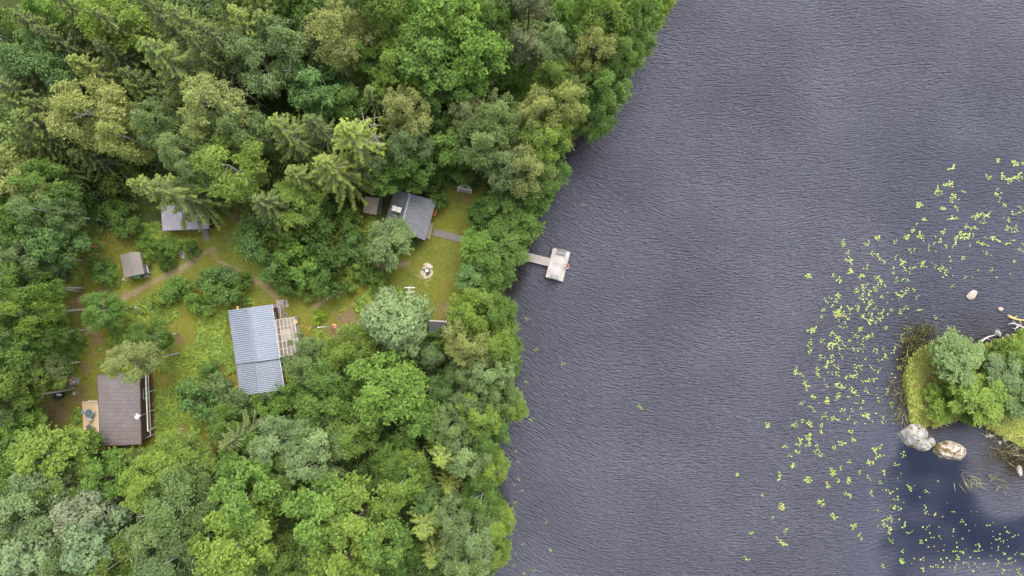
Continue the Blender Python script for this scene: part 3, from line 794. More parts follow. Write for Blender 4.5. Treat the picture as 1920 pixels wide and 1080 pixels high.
def dock():
    zt = .15
    t = thing('swimming_jetty', Z(P(1045, 496), WATER_Z), 'pale plank swimming jetty reaching out from the shore to a square platform', 'jetty')
    A, B, C, D = P(966, 468.5, zt), P(969, 483, zt) , P(1029, 499.5, zt), P(1033, 484.5, zt)
    A, B = P(961, 466.5, zt), P(957, 481.5, zt)
    k = MB(); plank_run(k, A, B, C, D, 36, .07, zt - .05, zt); w = part('walkway', k, M_PLANK_WALK, t)
    k = MB()
    for u in (.12, .88): k.bar(Z(lerp(A, B, u), zt - .13), Z(lerp(D, C, u), zt - .13), .1, .16)
    part('stringer', k, M_PLANK_GREY, w)
    A, B, C, D = P(1037.5, 465.5, zt + .12), P(1068.5, 473, zt + .12), P(1055, 527.5, zt + .12), P(1023.5, 519, zt + .12)
    zt2 = zt + .12
    k = MB(); plank_run(k, A, B, C, D, 30, .06, zt2 - .06, zt2); pl = part('platform', k, M_PLANK_DOCK, t)
    k = MB()
    for a, b in ((A, B), (B, C), (C, D), (D, A)): k.bar(Z(a, zt2 - .17), Z(b, zt2 - .17), .12, .2)
    part('frame', k, M_PLANK_GREY, pl)
    for u in (.15, .85):
        k = MB(); a, b = lerp(A, D, .02), lerp(B, C, .02)
        k.tube([Z(lerp(A, B, u), -.42), Z(lerp(D, C, u), -.42)], .28, 12); part('float', k, M_BLACK, pl)
    ang = math.atan2((B - A).y, (B - A).x)
    def bench(name, c, wdt, lab, rz):
        bt = thing('jetty_bench', c, lab, 'bench')
        R = Matrix.Rotation(rz, 4, 'Z'); q = lambda v: c + (R @ Vector(v))
        k = MB()
        for y in (-.16, 0, .16): k.bar(q((-wdt / 2, y, .43)), q((wdt / 2, y, .43)), .13, .04)
        part('seat', k, M_BENCH, bt)
        k = MB()
        for z in (.62, .82): k.bar(q((-wdt / 2, .27, z)), q((wdt / 2, .29, z)), .04, .13)
        part('backrest', k, M_BENCH, bt)
        for s in (-1, 1):
            k = MB(); k.bar(q((s * wdt * .42, -.16, 0)), q((s * wdt * .42, -.16, .41)), .07, .07); k.bar(q((s * wdt * .42, .25, 0)), q((s * wdt * .42, .28, .9)), .07, .07); part('leg', k, M_BENCH, bt)
    bench('jetty_bench', P(1052.5, 473.2, zt2), 1.15, 'grey slatted bench at the far end of the jetty platform, facing the shore side', ang)
    bench('jetty_bench', P(1039.5, 518.2, zt2), 1.05, 'grey slatted bench on the near end of the jetty platform, above the dark water', ang + math.pi)
    # ladder on the outer side
    lt = thing('swimming_ladder', P(1062.5, 500, zt2), 'small pale and orange handled swimming ladder hooked on the jetty platform', 'ladder')
    d = (C - B).normalized(); o = Vector((-d.y, d.x, 0)); c = Z(P(1062, 500), 0)
    for s in (-1, 1):
        k = MB(); e = c + d * s * .24; k.tube([Z(e - o * .15, zt2), Z(e - o * .15, zt2 + .7), Z(e + o * .02, zt2 + .85), Z(e + o * .22, zt2 + .6), Z(e + o * .24, -1.1)], .04, 8)
        part('side_rail', k, M_ORANGEWOOD if s < 0 else M_WHITE, lt, smooth=True)
    for z in (-.2, -.55, .1):
        k = MB(); k.bar(Z(c + o * .24 - d * .24, z), Z(c + o * .24 + d * .24, z), .1, .04); part('rung', k, M_ORANGEWOOD, lt)
M_PLANK_WALK = simple('stained_walkway_planks', (.34, .315, .295), (.235, .195, .165), .8, .8, .25)
M_BENCH = simple('grey_bench_wood', (.27, .26, .25), (.20, .19, .185), 3, .85, .3)
M_ORANGEWOOD = simple('orange_wood', (.60, .27, .14), (.5, .22, .1), 4, .7, .2)
dock()

# ---------------------------------------------------------------- the yard
def swing():
    c = P(871.5, 358.5)
    rz = math.radians(-11)
    R = Matrix.Rotation(rz, 4, 'Z'); q = lambda x, y, z: c + (R @ Vector((x, y, z)))
    t = thing('garden_bench', c, 'white garden seat with a curved backrest at the top of the lawn', 'garden seat')
    k = MB(); n = 16
    arc = [(-.84 + 1.68 * i / n, .12 + .46 * math.sin(math.pi * i / n) ** .8) for i in range(n + 1)]
    for z in (.5, .95):
        for a, b in zip(arc[:-1], arc[1:]): k.bar(q(*a, z), q(*b, z), .17, .09)
    for a in arc[::2]: k.bar(q(*a, .0), q(*a, .95), .06, .05)
    part('curved_back', k, M_WHITE, t)
    k = MB()
    for i in range(5): k.bar(q(-.75 + .06 * (i > 2), -.18 + i * .09, .44), q(.75, -.18 + i * .09, .44), .075, .035)
    part('seat', k, M_PLANK_GREY, t)
    k = MB(); k.bar(q(-.8, .2, .47), q(.8, .2, .47), .16, .07); part('cross_rail', k, M_WHITE, t)
    for s in (-1, 1):
        k = MB(); k.bar(q(s * .82, .16, .62), q(s * .80, -.26, .62), .09, .05); part('armrest', k, M_WHITE, t)
        k = MB(); k.bar(q(s * .78, -.2, 0), q(s * .78, -.2, .6), .07, .07); part('leg', k, M_WHITE, t)
swing()

def stone(mb, c, r, seed, flat=.6, n=10, m=6, mi=0, sx=1.0, sy=1.0, rz=0.0, face=.25):
    """lumpy facetted stone"""
    rr = random.Random(seed); base = len(mb.v)
    planes = [(Vector((rr.gauss(0, 1), rr.gauss(0, 1), rr.gauss(0, .7))).normalized(), rr.uniform(.56, .95)) for _ in range(12)]
    vs = []
    for j in range(m + 1):
        th = math.pi * j / m
        for i in range(n):
            ph = 2 * math.pi * i / n
            d = Vector((math.sin(th) * math.cos(ph), math.sin(th) * math.sin(ph), math.cos(th)))
            k = 1.0
            for p, h in planes:
                dp = d.dot(p)
                if dp > .05: k = min(k, h / dp)
            k *= 1 + rr.uniform(-.03, .03)
            x, y = d.x * k * r * sx, d.y * k * r * sy
            vs.append((c[0] + x * math.cos(rz) - y * math.sin(rz), c[1] + x * math.sin(rz) + y * math.cos(rz), c[2] + d.z * k * r * flat))
    fs = []
    for j in range(m):
        for i in range(n): fs.append((j * n + i, (j + 1) * n + i, (j + 1) * n + (i + 1) % n, j * n + (i + 1) % n))
    mb.add(vs, fs, mi)

def rock_mat(name, c0, c1, moss=None, amount=.5):
    m, N, L, b = nt(name)
    tc = N.new('ShaderNodeTexCoord').outputs['Object']
    n1 = noise(N, L, tc, 1.6, 6, .65); n2 = noise(N, L, tc, 5, 5, .7); n3 = noise(N, L, tc, 1.5, 4, .65)
    c = ramp(N, L, n1, [(.3, c0), (.65, c1)])
    c = mix(N, L, .5, c, ramp(N, L, n2, [(.3, (.5,) * 3), (.65, (1.0,) * 3)]), 'MULTIPLY')
    if moss:
        f = ramp(N, L, mth(N, L, 'ADD', mth(N, L, 'MULTIPLY', n3, .7), mth(N, L, 'MULTIPLY', n2, .3)), [(1 - amount - .04, (0, 0, 0)), (1 - amount + .04, (1, 1, 1))])
        c = mix(N, L, f, c, mix(N, L, n2, moss, tuple(x * .5 for x in moss)))
    L.new(c, b.inputs['Base Color']); b.inputs['Roughness'].default_value = .9
    bump(N, L, b, n2, .6, .08)
    return m
M_ROCK = rock_mat('grey_granite', (.20, .185, .17), (.34, .32, .30))
M_ROCK_PALE = rock_mat('pale_lichen_granite', (.14, .13, .122), (.36, .35, .345), (.13, .10, .025), .46)
M_ROCK_MOSS = rock_mat('mossy_granite', (.26, .21, .17), (.48, .42, .37), (.12, .08, .018), .50)
M_ROCK_PINK = rock_mat('pink_granite', (.30, .22, .18), (.42, .34, .29))
M_SANDSTONE = rock_mat('pale_sandstone', (.36, .29, .215), (.46, .39, .31))

def fire_ring():
    c = P(800, 508)
    t = thing('fire_pit', c, 'fire pit of pale flagstones round a burnt centre on the lawn', 'fire pit')
    for (x, y, r, sx, sy, rz) in ((801, 498, .62, 1.25, .75, -.45), (808, 512, .36, .9, 1.35, .1), (793.5, 512.5, .50, 1.1, .95, .3), (805, 518, .30, 1.1, .7, .5), (797, 519.5, .30, 1.3, .7, -.2), (795, 503, .28, 1, .9, .2)):
        k = MB(); e = P(x, y, .12); stone(k, e, r, int(x * 7 + y), .22, 12, 6, 0, sx, sy, rz); part('flagstone', k, M_SANDSTONE, t)
    k = MB(); k.disc(P(800.5, 507.5, .06), .52, .1, 16); part('ash_bed', k, simple('ash_and_char', (.035, .03, .028), (.14, .12, .10), 6, .95, .5), t)
    for (a, b) in (((792, 505), (799, 511)), ((799, 511), (808, 510)), ((803, 502), (806, 507))):
        k = MB(); k.tube([P(*a, .2), P(*b, .22)], .06, 7); part('charred_log', k, M_BLACK, t)
    k = MB(); e = P(800.5, 507.5, .24); k.disc(e, .20, .05, 12); k.tube([e + Vector((0, 0, .04)), e + Vector((.02, .05, .25))], .05, 7)
    solo('kettle', k, simple('pale_green_enamel', (.55, .68, .52), (.7, .72, .66), 5, .4, .1), 'small pale pot standing in the middle of the fire pit', 'pot')
fire_ring()

def hose(pts, z, r, mat, lab, name='garden_hose'):
    p = [Vector(P(*q)) for q in pts]
    sm = []
    for i in range(len(p) - 1):
        p0, p1, p2, p3 = p[max(i - 1, 0)], p[i], p[i + 1], p[min(i + 2, len(p) - 1)]
        for s in range(6):
            t = s / 6
            sm.append(.5 * ((2 * p1) + (p2 - p0) * t + (2 * p0 - 5 * p1 + 4 * p2 - p3) * t * t + (3 * p1 - p0 - 3 * p2 + p3) * t ** 3))
    sm.append(p[-1])
    k = MB(); k.tube([Z(q, .11 + z) for q in sm], r, 6)
    solo(name, k, mat, lab, 'hose', smooth=True)
hose([(776, 514), (784, 517), (790, 521), (797, 523), (804, 521), (808, 522), (806, 526), (801, 527), (798, 531), (798, 534), (801, 536), (805, 534)], .03, .035, simple('yellowish_hose', (.40, .35, .20), (.34, .29, .16), 4, .6, .05), 'loose yellowish hose curling off the fire pit stones')
hose([(556, 608), (562, 611), (570, 613), (578, 614), (584, 612), (592, 612), (594, 608)], .03, .055, simple('orange_hose', (.30, .17, .06), (.25, .14, .05), 4, .6, .05), 'orange-brown hose trailing from the terrace across the grass')
hose([(583, 613), (580, 617), (578, 618)], .03, .05, M_YELLOWWOOD, 'short end of brown hose lying in the grass by the terrace')

def rack():
    c = P(768, 546)
    t = thing('drying_rack', c, 'white metal drying rack half under the pale pine at the lawn edge', 'drying rack')
    k = MB(); z = 1.5
    k.bar(P(766.5, 537, z), P(768, 556, z), .07, .07); part('centre_bar', k, M_WHITE, t)
    for (a, b) in (((759, 539), (778, 539)), ((764, 556), (777, 555.5)), ((762, 547), (778, 547))):
        k = MB(); k.bar(P(*a, z + .08), P(*b, z + .08), .09, .06); part('cross_bar', k, M_WHITE, t)
    k = MB()
    for y in (541, 544, 550, 553): k.bar(P(764, y, z + .05), P(776, y, z + .05), .018, .018)
    part('line_wire', k, M_GREYMETAL, t)
    for (x, y) in ((766.6, 538), (768, 555)):
        k = MB(); e = P(x, y, z); k.bar(Z(e, -.1), Z(e, z), .07, .07); part('post', k, M_WHITE, t)
rack()

def pole(base, top, r0, r1, mat, name, lab, cat, extras=()):
    b = P(*base); f = (Vector((top[0] - 960, top[1] - 540)).length) / (Vector((base[0] - 960, base[1] - 540)).length)
    z = H_CAM * (1 - 1 / f)
    tp = P(*top, z)
    t = thing(name, b, lab, cat)
    k = MB(); k.tube([b - Vector((0, 0, .3)), lerp(b, tp, .5), tp], [r0, (r0 + r1) / 2, r1], 10); part('shaft', k, mat, t, smooth=True)
    return t, b, tp
t, b, tp = pole((627, 611), (597, 614), .075, .045, M_WHITE, 'flagpole', 'white bare flagpole east of the clear-roofed terrace', 'flagpole')
k = MB(); stone(k, tp, .1, 3, 1.0); part('finial', k, M_WHITE, t)
k = MB(); k.disc(Z(b, -.1), .28, .28, 12); k.box(Z(b, .45), (.16, .16, .7)); part('foot', k, M_ORANGEWOOD, t)
M_POLE = simple('grey_green_pole', (.40, .40, .34), (.31, .31, .26), 3, .85, .3)
UP = []
for base, top, lab in (((137, 730), (79, 738.5), 'grey-green power pole leaning over bare soil west of the brown roofed cabin'), ((157, 547), (107, 541), 'thin grey power pole among the birches west of the outhouse path')):
    t, b, tp = pole(base, top, .16, .11, M_POLE, 'power_pole', lab, 'power pole')
    k = MB(); d = Vector((.25, 1, 0)).normalized(); k.bar(tp - d * .5 - Vector((0, 0, .2)), tp + d * .5 - Vector((0, 0, .2)), .09, .1); part('crossarm', k, M_POLE, t)
    for s in (-.42, .42):
        k = MB(); k.tube([tp + d * s - Vector((0, 0, .16)), tp + d * s + Vector((0, 0, .06))], [.05, .06], 8); part('insulator', k, M_WHITE, t)
    UP.append(tp)
def wire(a, b, sag, lab):
    k = MB(); k.tube([lerp(a, b, i / 14) - Vector((0, 0, sag * 4 * (i / 14) * (1 - i / 14))) for i in range(15)], .022, 5)
    solo('power_cable', k, M_GREYMETAL, lab, 'cable', smooth=True)
wire(UP[0] + Vector((0, .42, .05)), UP[1] + Vector((0, -.42, .05)), .7, 'thin slack cable running between the two power poles')
wire(UP[1] + Vector((.1, .42, .05)), P(152, 400, 4.6), .5, 'thin cable running uphill from the thin grey power pole into the birches')
wire(UP[0] + Vector((0, -.42, .05)), P(70, 800, 3.2), .3, 'thin cable dropping south from the grey-green power pole')

# black barrel with a pale lid and junk by the power pole
c = P(115, 740)
bt = thing('black_tub', c, 'black plastic tub standing beside the leaning grey-green power pole', 'tub')
k = MB(); k.tube([c, c + Vector((0, 0, .8))], [.48, .55], 16); part('tub_body', k, M_BLACK, bt)
k = MB(); k.box(c + Vector((.28, .12, .84)), (.62, .22, .04), -.05); part('lid', k, M_WHITE, bt)
for (x, y, r, mat, lab) in ((140.5, 738, .28, M_ROCK_PALE, 'small white stone on bare soil at the foot of the leaning power pole'), (118, 728, .25, M_ROCK_PALE, 'small pale stone just uphill of the black plastic tub'),
        (134, 712, .95, M_ROCK_MOSS, 'mossy ochre boulder in the grass uphill of the black tub'), (145, 713, .55, M_ROCK_PALE, 'white streaked boulder leaning on the mossy ochre boulder'),
        (134, 726, .38, M_ROCK_MOSS, 'small mossy stone between the leaning power pole and the ochre boulder'),
        (344, 480, .55, M_ROCK, 'grey stone in the flower bed north of the grass track'), (340, 474, .42, M_ROCK, 'smaller grey stone beside the bed of bright green shrubs'),
        (285, 577, .38, M_ROCK_PALE, 'pale stone on the scrub slope south of the dirt track'), (258, 579, .42, M_ROCK_PALE, 'whitish stone west of its paler twin on the scrub slope'),
        (295, 608, .3, M_ROCK_PINK, 'small pinkish stone in the scrub below the two whitish stones'), (233, 524, .25, M_ROCK_PINK, 'pinkish stone at the south-west corner of the outhouse'),
        (395, 783, .3, M_ROCK_PINK, 'pinkish stone in the grass beside the round blue-green bush'), (632, 596, .22, M_ROCK_PALE, 'small whitish stone on the grass east of the bright round shrub'),
        (673, 605, .2, M_ROCK_PALE, 'tiny white marker stone beside the pale pine west of the lawn')):
    k = MB(); stone(k, Z(P(x, y), .12), r, int(x + y), .7, 14, 9); o = solo('stone', k, mat, lab, 'stone', smooth=False)
k = MB(); c = P(602, 545)
stone(k, Z(c, .1), .48, 5, .35, 14, 8, 0, 1.15, .8, .5); solo('flat_slab', k, simple('blue_grey_slab', (.40, .42, .46), (.32, .33, .37), 3, .8, .2), 'flat blue-grey slab lying beside the trail below the shrubs', 'slab')

# stump, sawhorse, planter, stepping path, steps
k = MB(); c = P(337, 810); k.tube([c - Vector((0, 0, .1)), c + Vector((0, 0, .35))], [.42, .33], 14)
solo('tree_stump', k, simple('grey_cut_wood', (.24, .20, .14), (.17, .14, .10), 5, .9, .4), 'sawn pale tree stump in the grass east of the brown roofed cabin', 'stump')
c = P(205, 844); st = thing('sawhorse', c, 'small yellow wooden sawhorse on bare soil below the brown roof', 'sawhorse')
k = MB(); k.bar(c + Vector((-.45, 0, .7)), c + Vector((.4, .05, .7)), .12, .12); part('top_beam', k, M_YELLOWWOOD, st)
for sx in (-.35, .3):
    for sy in (-1, 1):
        k = MB(); k.bar(c + Vector((sx, sy * .32, 0)), c + Vector((sx, sy * .03, .68)), .08, .08); part('leg', k, M_YELLOWWOOD, st)
c = P(556.5, 603); bt = thing('stump_stool', c, 'pale sawn log stool beside the corner of the clear terrace roof', 'stool')
k = MB(); k.tube([c - Vector((0, 0, .1)), c + Vector((0, 0, .5))], [.34, .3], 14); part('log', k, M_BARK, bt)
k = MB(); k.tube([c + Vector((0, 0, .5)), c + Vector((0, 0, .53))], [.28, .28], 14); part('cut_face', k, M_YELLOWWOOD, bt)
c = P(536, 592); k = MB(); n = 16
k.tube([c + Vector((.3 * math.cos(2 * math.pi * i / n), .3 * math.sin(2 * math.pi * i / n), .2)) for i in range(n + 1)], .12, 8)
solo('old_tyre', k, M_PLANK_BROWN, 'round grey-brown ring lying north of the clear terrace roof', 'ring', smooth=True)
k = MB(); A, B, C, D = P(512, 571), P(533, 567), P(534, 597), P(515, 600)
plank_run(k, A, D, C, B, 9, .1, .1, .16)
for u in (.1, .9): k.bar(Z(lerp(A, D, u), .0), Z(lerp(B, C, u), .0), .12, .2)
solo('entrance_deck', k, M_PLANK_BROWN, 'brown plank walk along the east wall of the blue-grey cabin', 'boardwalk')
k = MB(); k.bar(P(525.5, 573, .5), P(527, 598, .5), .16, .14)
for y in (575, 586, 596): k.bar(Z(P(526.3, y), 0), Z(P(526.3, y), .43), .1, .1)
solo('handrail', k, M_PLANK_GREY, 'grey beam rail running down the brown plank walk', 'rail')
k = MB()
for i in range(3):
    a = P(519 + 0 * i, 566 + i * 5, .3 - .07 * i); b = P(533, 563.5 + i * 5, .3 - .07 * i); k.bar(a, b, .28, .08)
k.bar(P(519, 563, .05), P(521, 578, .05), .08, .3); k.bar(P(532, 561, .05), P(534, 576, .05), .08, .3)
solo('timber_steps', k, M_PLANK_GREY, 'grey timber steps at the north corner of the blue-grey cabin', 'steps')
k = MB(); A, B, C, D = P(534.5, 562), P(540, 562), P(542.5, 576), P(537, 577); plank_run(k, A, B, C, D, 2, .08, .05, .15)
solo('duckboard', k, M_PLANK_GREY, 'short grey duckboard lying beside the timber steps', 'duckboard')
# flagstone path from the sauna to the shore
k = MB()
for i in range(26):
    u = i / 25; c = lerp(P(814, 435.5), P(879, 452), u); an = math.atan2((P(879, 452) - P(814, 435.5)).y, (P(879, 452) - P(814, 435.5)).x)
    k.box(Z(c, .17 + R0.uniform(-.01, .01)), (.15, .80 + .12 * R0.random(), .10), an + R0.uniform(-.06, .06))
tag(link('path', k.mesh('path', [M_PLANK_BROWN])), kind='structure')
# white things by the shore trees
k = MB(); c = P(895, 399); 
for (dx, dy) in ((0, 0), (.15, -.28), (-.1, -.3), (.05, .25)): stone(k, Z(c, .55) + Vector((dx, dy, 0)), .17, int(dx * 100 + 50), .7, 8, 5)
k.tube([Z(c, 0), Z(c, .5)], .04, 6)
solo('white_flowers', k, simple('cream_flowers', (.75, .76, .55), (.62, .68, .42), 6, .8, .2), 'cream flower head at the lawn edge beneath the shore trees', 'flowers')
k = MB(); a, b = P(848, 580.5, .9), P(856, 582.5, .9); k.bar(a, b, .14, .08)
for e in (a, b): k.bar(Z(e, 0), Z(e, .86), .08, .08)
solo('white_rail', k, M_WHITE, 'short white rail sticking out of the shore trees above the bare soil', 'rail')

# ---------------------------------------------------------------- rocks and driftwood about the islet
for (x, y, r, sx, sy, rz, fl, mat, lab) in (
        (1712, 816, 2.15, 1.0, .72, -.25, .55, M_ROCK_PALE, 'largest pale boulder at the islet point with an ochre patch'),
        (1735, 836, 1.62, 1.0, .58, .42, .50, M_ROCK_PALE, 'middle boulder of the three off the islet point, grey-white and low'),
        (1780, 845, 2.2, 1.0, .66, -.12, .5, M_ROCK_MOSS, 'brown mossy boulder, eastern one of the three off the islet point'),
        (1825, 553, .75, 1.1, .8, .3, .42, M_ROCK_PINK, 'pinkish rock awash in open water north of the islet'),
        (1880, 580, .36, 1.1, .8, 0, .6, M_ROCK_PINK, 'small pink rock between the driftwood and the awash rock'),
        (1874, 625, .50, .8, 1.1, 0, .7, M_ROCK, 'grey stone at the waterline among driftwood north of the islet'),
        (1891, 630, .30, 1, .9, 0, .7, M_ROCK, 'small grey stone next to the waterline stone north of the islet'),
        (1915, 884, .62, .8, 1.1, .2, .6, M_ROCK, 'grey stone in the dark shallows at the photo edge'),
        (1909, 840, .32, 1.1, .8, 0, .6, M_ROCK, 'small grey stone at the grassy edge of the dark shallows'),
        (1887, 824, .36, .8, 1.2, .3, .5, M_ROCK, 'pale flat stone in the dark shallows south of the islet'),
        (1878, 831, .22, 1, 1, 0, .5, M_ROCK, 'tiny stone in the dark shallows beside the pale flat stone'),
        (1858, 818, .50, 1.3, .4, .2, .3, M_ROCK, 'low grey ledge barely breaking the dark shallows')):
    k = MB(); stone(k, Z(P(x, y), WATER_Z + .05), r, int(x * 3 + y), fl, 22, 14, 0, sx, sy, rz)
    o = solo('boulder' if r > 1 else 'rock', k, mat, lab, 'boulder' if r > 1 else 'rock')
def driftwood(lab, main, branches, r, mat):
    k = MB()
    n = len(main); k.tube([P(x, y, z) for x, y, z in main], [r * (1 - .6 * i / (n - 1)) for i in range(n)], 7)
    for br in branches:
        n = len(br); k.tube([P(x, y, z) for x, y, z in br], [r * .5 * (1 - .7 * i / (n - 1)) for i in range(n)], 6)
    solo('driftwood', k, mat, lab, 'driftwood', smooth=True)
driftwood('ochre driftwood log lying in the shallows north-east of the islet', [(1889, 592, -.25), (1900, 597, -.2), (1912, 600, -.2), (1930, 601, -.2)], [[(1900, 597, -.2), (1908, 592, -.1)], [(1910, 599, -.2), (1916, 606, -.2)]], .20, simple('ochre_log', (.42, .34, .14), (.3, .24, .12), 3, .9, .3))
driftwood('forked grey driftwood below the ochre log', [(1930, 622, -.2), (1915, 612, -.05), (1900, 606, .1), (1890, 608, .0)], [[(1912, 611, -.05), (1904, 616, 0), (1897, 615, 0)], [(1905, 608, .1), (1899, 600, .2)], [(1916, 613, 0), (1911, 604, .2)], [(1908, 610, 0), (1902, 621, 0)]], .14, M_DEADWOOD)
driftwood('pale driftwood branch slanting out of the islet bushes into the water', [(1838, 640, .1), (1852, 632, .0), (1866, 628, -.1)], [[(1850, 633, 0), (1856, 638, 0)], [(1846, 636, .1), (1840, 645, 0)], [(1842, 638, .1), (1834, 642, 0)]], .13, M_DEADWOOD)
driftwood('thin fallen branch poking over the water from the dark shore bank', [(1060, 262, .3), (1070, 272, .2), (1078, 283, -.1)], [[(1066, 268, .3), (1074, 270, .3)]], .08, M_DEADWOOD)
# ---------------------------------------------------------------- foliage builders
def leaf_quads(c, nrm, size, aspect, rg, axis=None):
    """rhombic leaves: centres, normals, half length; returns verts and faces"""
    n = len(c)
    nrm = nrm / np.linalg.norm(nrm, axis=1, keepdims=True)
    a = rg.normal(size=(n, 3)) if axis is None else axis + rg.normal(size=(n, 3)) * .25
    u = a - nrm * np.sum(a * nrm, axis=1, keepdims=True)
    u /= np.linalg.norm(u, axis=1, keepdims=True) + 1e-9
    w = np.cross(nrm, u)
    s = size[:, None]
    v = np.stack([c - u * s, c + w * s * aspect - u * s * .15, c + u * s, c - w * s * aspect - u * s * .15], 1).reshape(-1, 3)
    return v, np.arange(4 * n).reshape(n, 4)

def crown_broadleaf(seed, R, z0, z1, n_lobes, lobe_r, n_leaf, size, up=.45, droop=0.0, flat=1.0, top=.62, spread=1.0):
    rg = np.random.default_rng(seed)
    hz = (z1 - z0) / 2; zc = z0 + (z1 - z0) * .5
    lob = []
    # limbs radiate from the trunk; clumps of leaves sit along the outer part of each, tier on tier
    n_limb = max(6, n_lobes // 5)
    for i in range(n_limb):
        f = (i + .5 + rg.normal() * .3) / n_limb; f = min(max(f, .02), .98)
        prof = math.sin(math.pi * min(1, (f / top) * .5 if f < top else .5 + .5 * (f - top) / (1 - top))) ** .7
        L = R * max(prof, .16) * rg.uniform(.84, 1.14) * spread
        ph = i * 2.399 + rg.normal() * .35
        rise = rg.uniform(.05, .45) * L * (.4 + f)
        tw = rg.uniform(0, 1)
        for q in range(5):
            t = (1.0, .74, .5, .88, .8)[q] + rg.normal() * .06
            sw = (0, 0, 0, 1, -1)[q] * .34 * L + rg.normal() * .08 * L
            p = np.array([L * t * math.cos(ph) - sw * math.sin(ph), L * t * math.sin(ph) + sw * math.cos(ph), z0 + (z1 - z0) * (.08 + .82 * f) + rise * (t - .6) - droop * .25 * t])
            r = lobe_r * rg.uniform(.55, 1.15) * (1.1 - .3 * f) * (.75 if t > .9 else 1.0)
            lob.append((p, r, np.clip(tw + rg.normal() * .2, 0, 1)))
    lob.append((np.array([0, 0, z1 - lobe_r * .5]), lobe_r * .7, .6))
    P_ = np.array([l[0] for l in lob]); Rr = np.array([l[1] for l in lob]); T = np.array([l[2] for l in lob])
    w = Rr ** 2; w /= w.sum()
    m = int(n_leaf * 1.7)
    k = rg.choice(len(lob), m, p=w)
    d = rg.normal(size=(m, 3)); d /= np.linalg.norm(d, axis=1, keepdims=True)
    d[:, 2] = np.where(d[:, 2] < -.2, d[:, 2] * .5, d[:, 2])
    # ragged lobe surface with sub-clumps
    sub = np.sin(d[:, 0] * 7 + k * 1.7) * np.sin(d[:, 1] * 7 + k * 2.3) * np.sin(d[:, 2] * 6 + k)
    rad = Rr[k] * (1 - .6 * rg.random(m) ** 1.8 + .26 * sub + .05 * rg.normal(size=m))
    c = P_[k] + d * rad[:, None] * np.array([1, 1, flat])
    c[:, 2] -= droop * (rg.random(m) ** 2) * (np.hypot(c[:, 0], c[:, 1]) / R)
    keep = np.ones(m, bool)
    for j in range(len(lob)):
        dd = np.linalg.norm((c - P_[j]) / np.array([1, 1, flat]), axis=1)
        keep &= ~((dd < Rr[j] * .62) & (k != j))
    keep &= rg.random(m) < (.72 + .5 * sub)
    c, d, k, sub = c[keep][:n_leaf], d[keep][:n_leaf], k[keep][:n_leaf], sub[keep][:n_leaf]
    ms = int(n_leaf * .38); ks = rg.choice(len(lob), ms)
    tip = P_[ks]; ax_ = np.stack([tip[:, 0], tip[:, 1], np.zeros(ms)], 1); ax_ /= np.linalg.norm(ax_, axis=1, keepdims=True) + 1e-6
    # a handful of twigs fan out of each clump
    tw_n = 7; tdir = rg.normal(size=(len(lob), tw_n, 3)) * .75; tdir[:, :, 2] = np.abs(tdir[:, :, 2]) * .45 - droop * .22
    dv = tdir[ks, rg.integers(0, tw_n, ms)] + ax_ * .55; dv /= np.linalg.norm(dv, axis=1, keepdims=True)
    ts = rg.random(ms) ** .7
    cs_ = tip + dv * (Rr[ks] * (.55 + 1.05 * ts))[:, None] + rg.normal(size=(ms, 3)) * .10; cs_[:, 2] -= droop * .35 * ts ** 2
    c = np.concatenate([c, cs_]); d = np.concatenate([d, dv * .5 + [0, 0, .4]]); k = np.concatenate([k, ks]); sub = np.concatenate([sub, .2 + .8 * ts])
    n = len(c)
    nrm = d * .7 + np.array([0, 0, up]) + rg.normal(size=(n, 3)) * .5
    sz = size * rg.uniform(.6, 1.35, n)
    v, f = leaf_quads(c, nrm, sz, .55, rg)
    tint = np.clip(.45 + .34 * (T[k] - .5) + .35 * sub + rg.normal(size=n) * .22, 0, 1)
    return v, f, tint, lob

def trunk_mesh(seed, h, r0, z_first, lobes, n_limbs, limb_r, bare_tips=0):
    """tapered, slightly crooked trunk with limbs reaching into the crown's lobes"""
    rr = random.Random(seed); k = MB()
    bend = [(rr.gauss(0, .10), rr.gauss(0, .10)) for _ in range(7)]
    pts = []; rad = []
    for i in range(8):
        t = i / 7
        b = bend[i - 1] if i else (0, 0)
        pts.append(Vector((b[0] * t * 1.4, b[1] * t * 1.4, -.5 + t * (h + .5)))); rad.append(r0 * (1 - t) ** .75 + .025 if i else r0 * 1.25)
    k.tube(pts, rad, 8)
    def at(z):
        t = max(0, min(.999, (z + .5) / (h + .5))) * 7; i = int(t); return lerp(pts[i], pts[i + 1], t - i)
    L = sorted(lobes, key=lambda l: -l[1])[:n_limbs] if lobes else []
    for (p, r, _) in L:
        p = Vector(p); zb = max(z_first, p.z - math.hypot(p.x, p.y) * rr.uniform(.7, 1.3) - .3); a = at(min(zb, h * .95))
        mid = lerp(a, p, .55) + Vector((rr.gauss(0, .12), rr.gauss(0, .12), rr.uniform(-.25, .1)))
        k.tube([a, mid, lerp(mid, p, 1.0), p + (p - mid) * .35], [limb_r, limb_r * .65, limb_r * .35, .012], 5)
        for q in range(2):
            e = p + Vector((rr.gauss(0, 1), rr.gauss(0, 1), rr.uniform(.1, .9))).normalized() * r * (rr.uniform(1.1, 1.5) if rr.random() < .35 else rr.uniform(.7, 1.0))
            k.tube([lerp(mid, p, .6), lerp(p, e, .5) + Vector((rr.gauss(0, .06), rr.gauss(0, .06), .05)), e], [limb_r * .5, limb_r * .4, .014], 4)
    return k

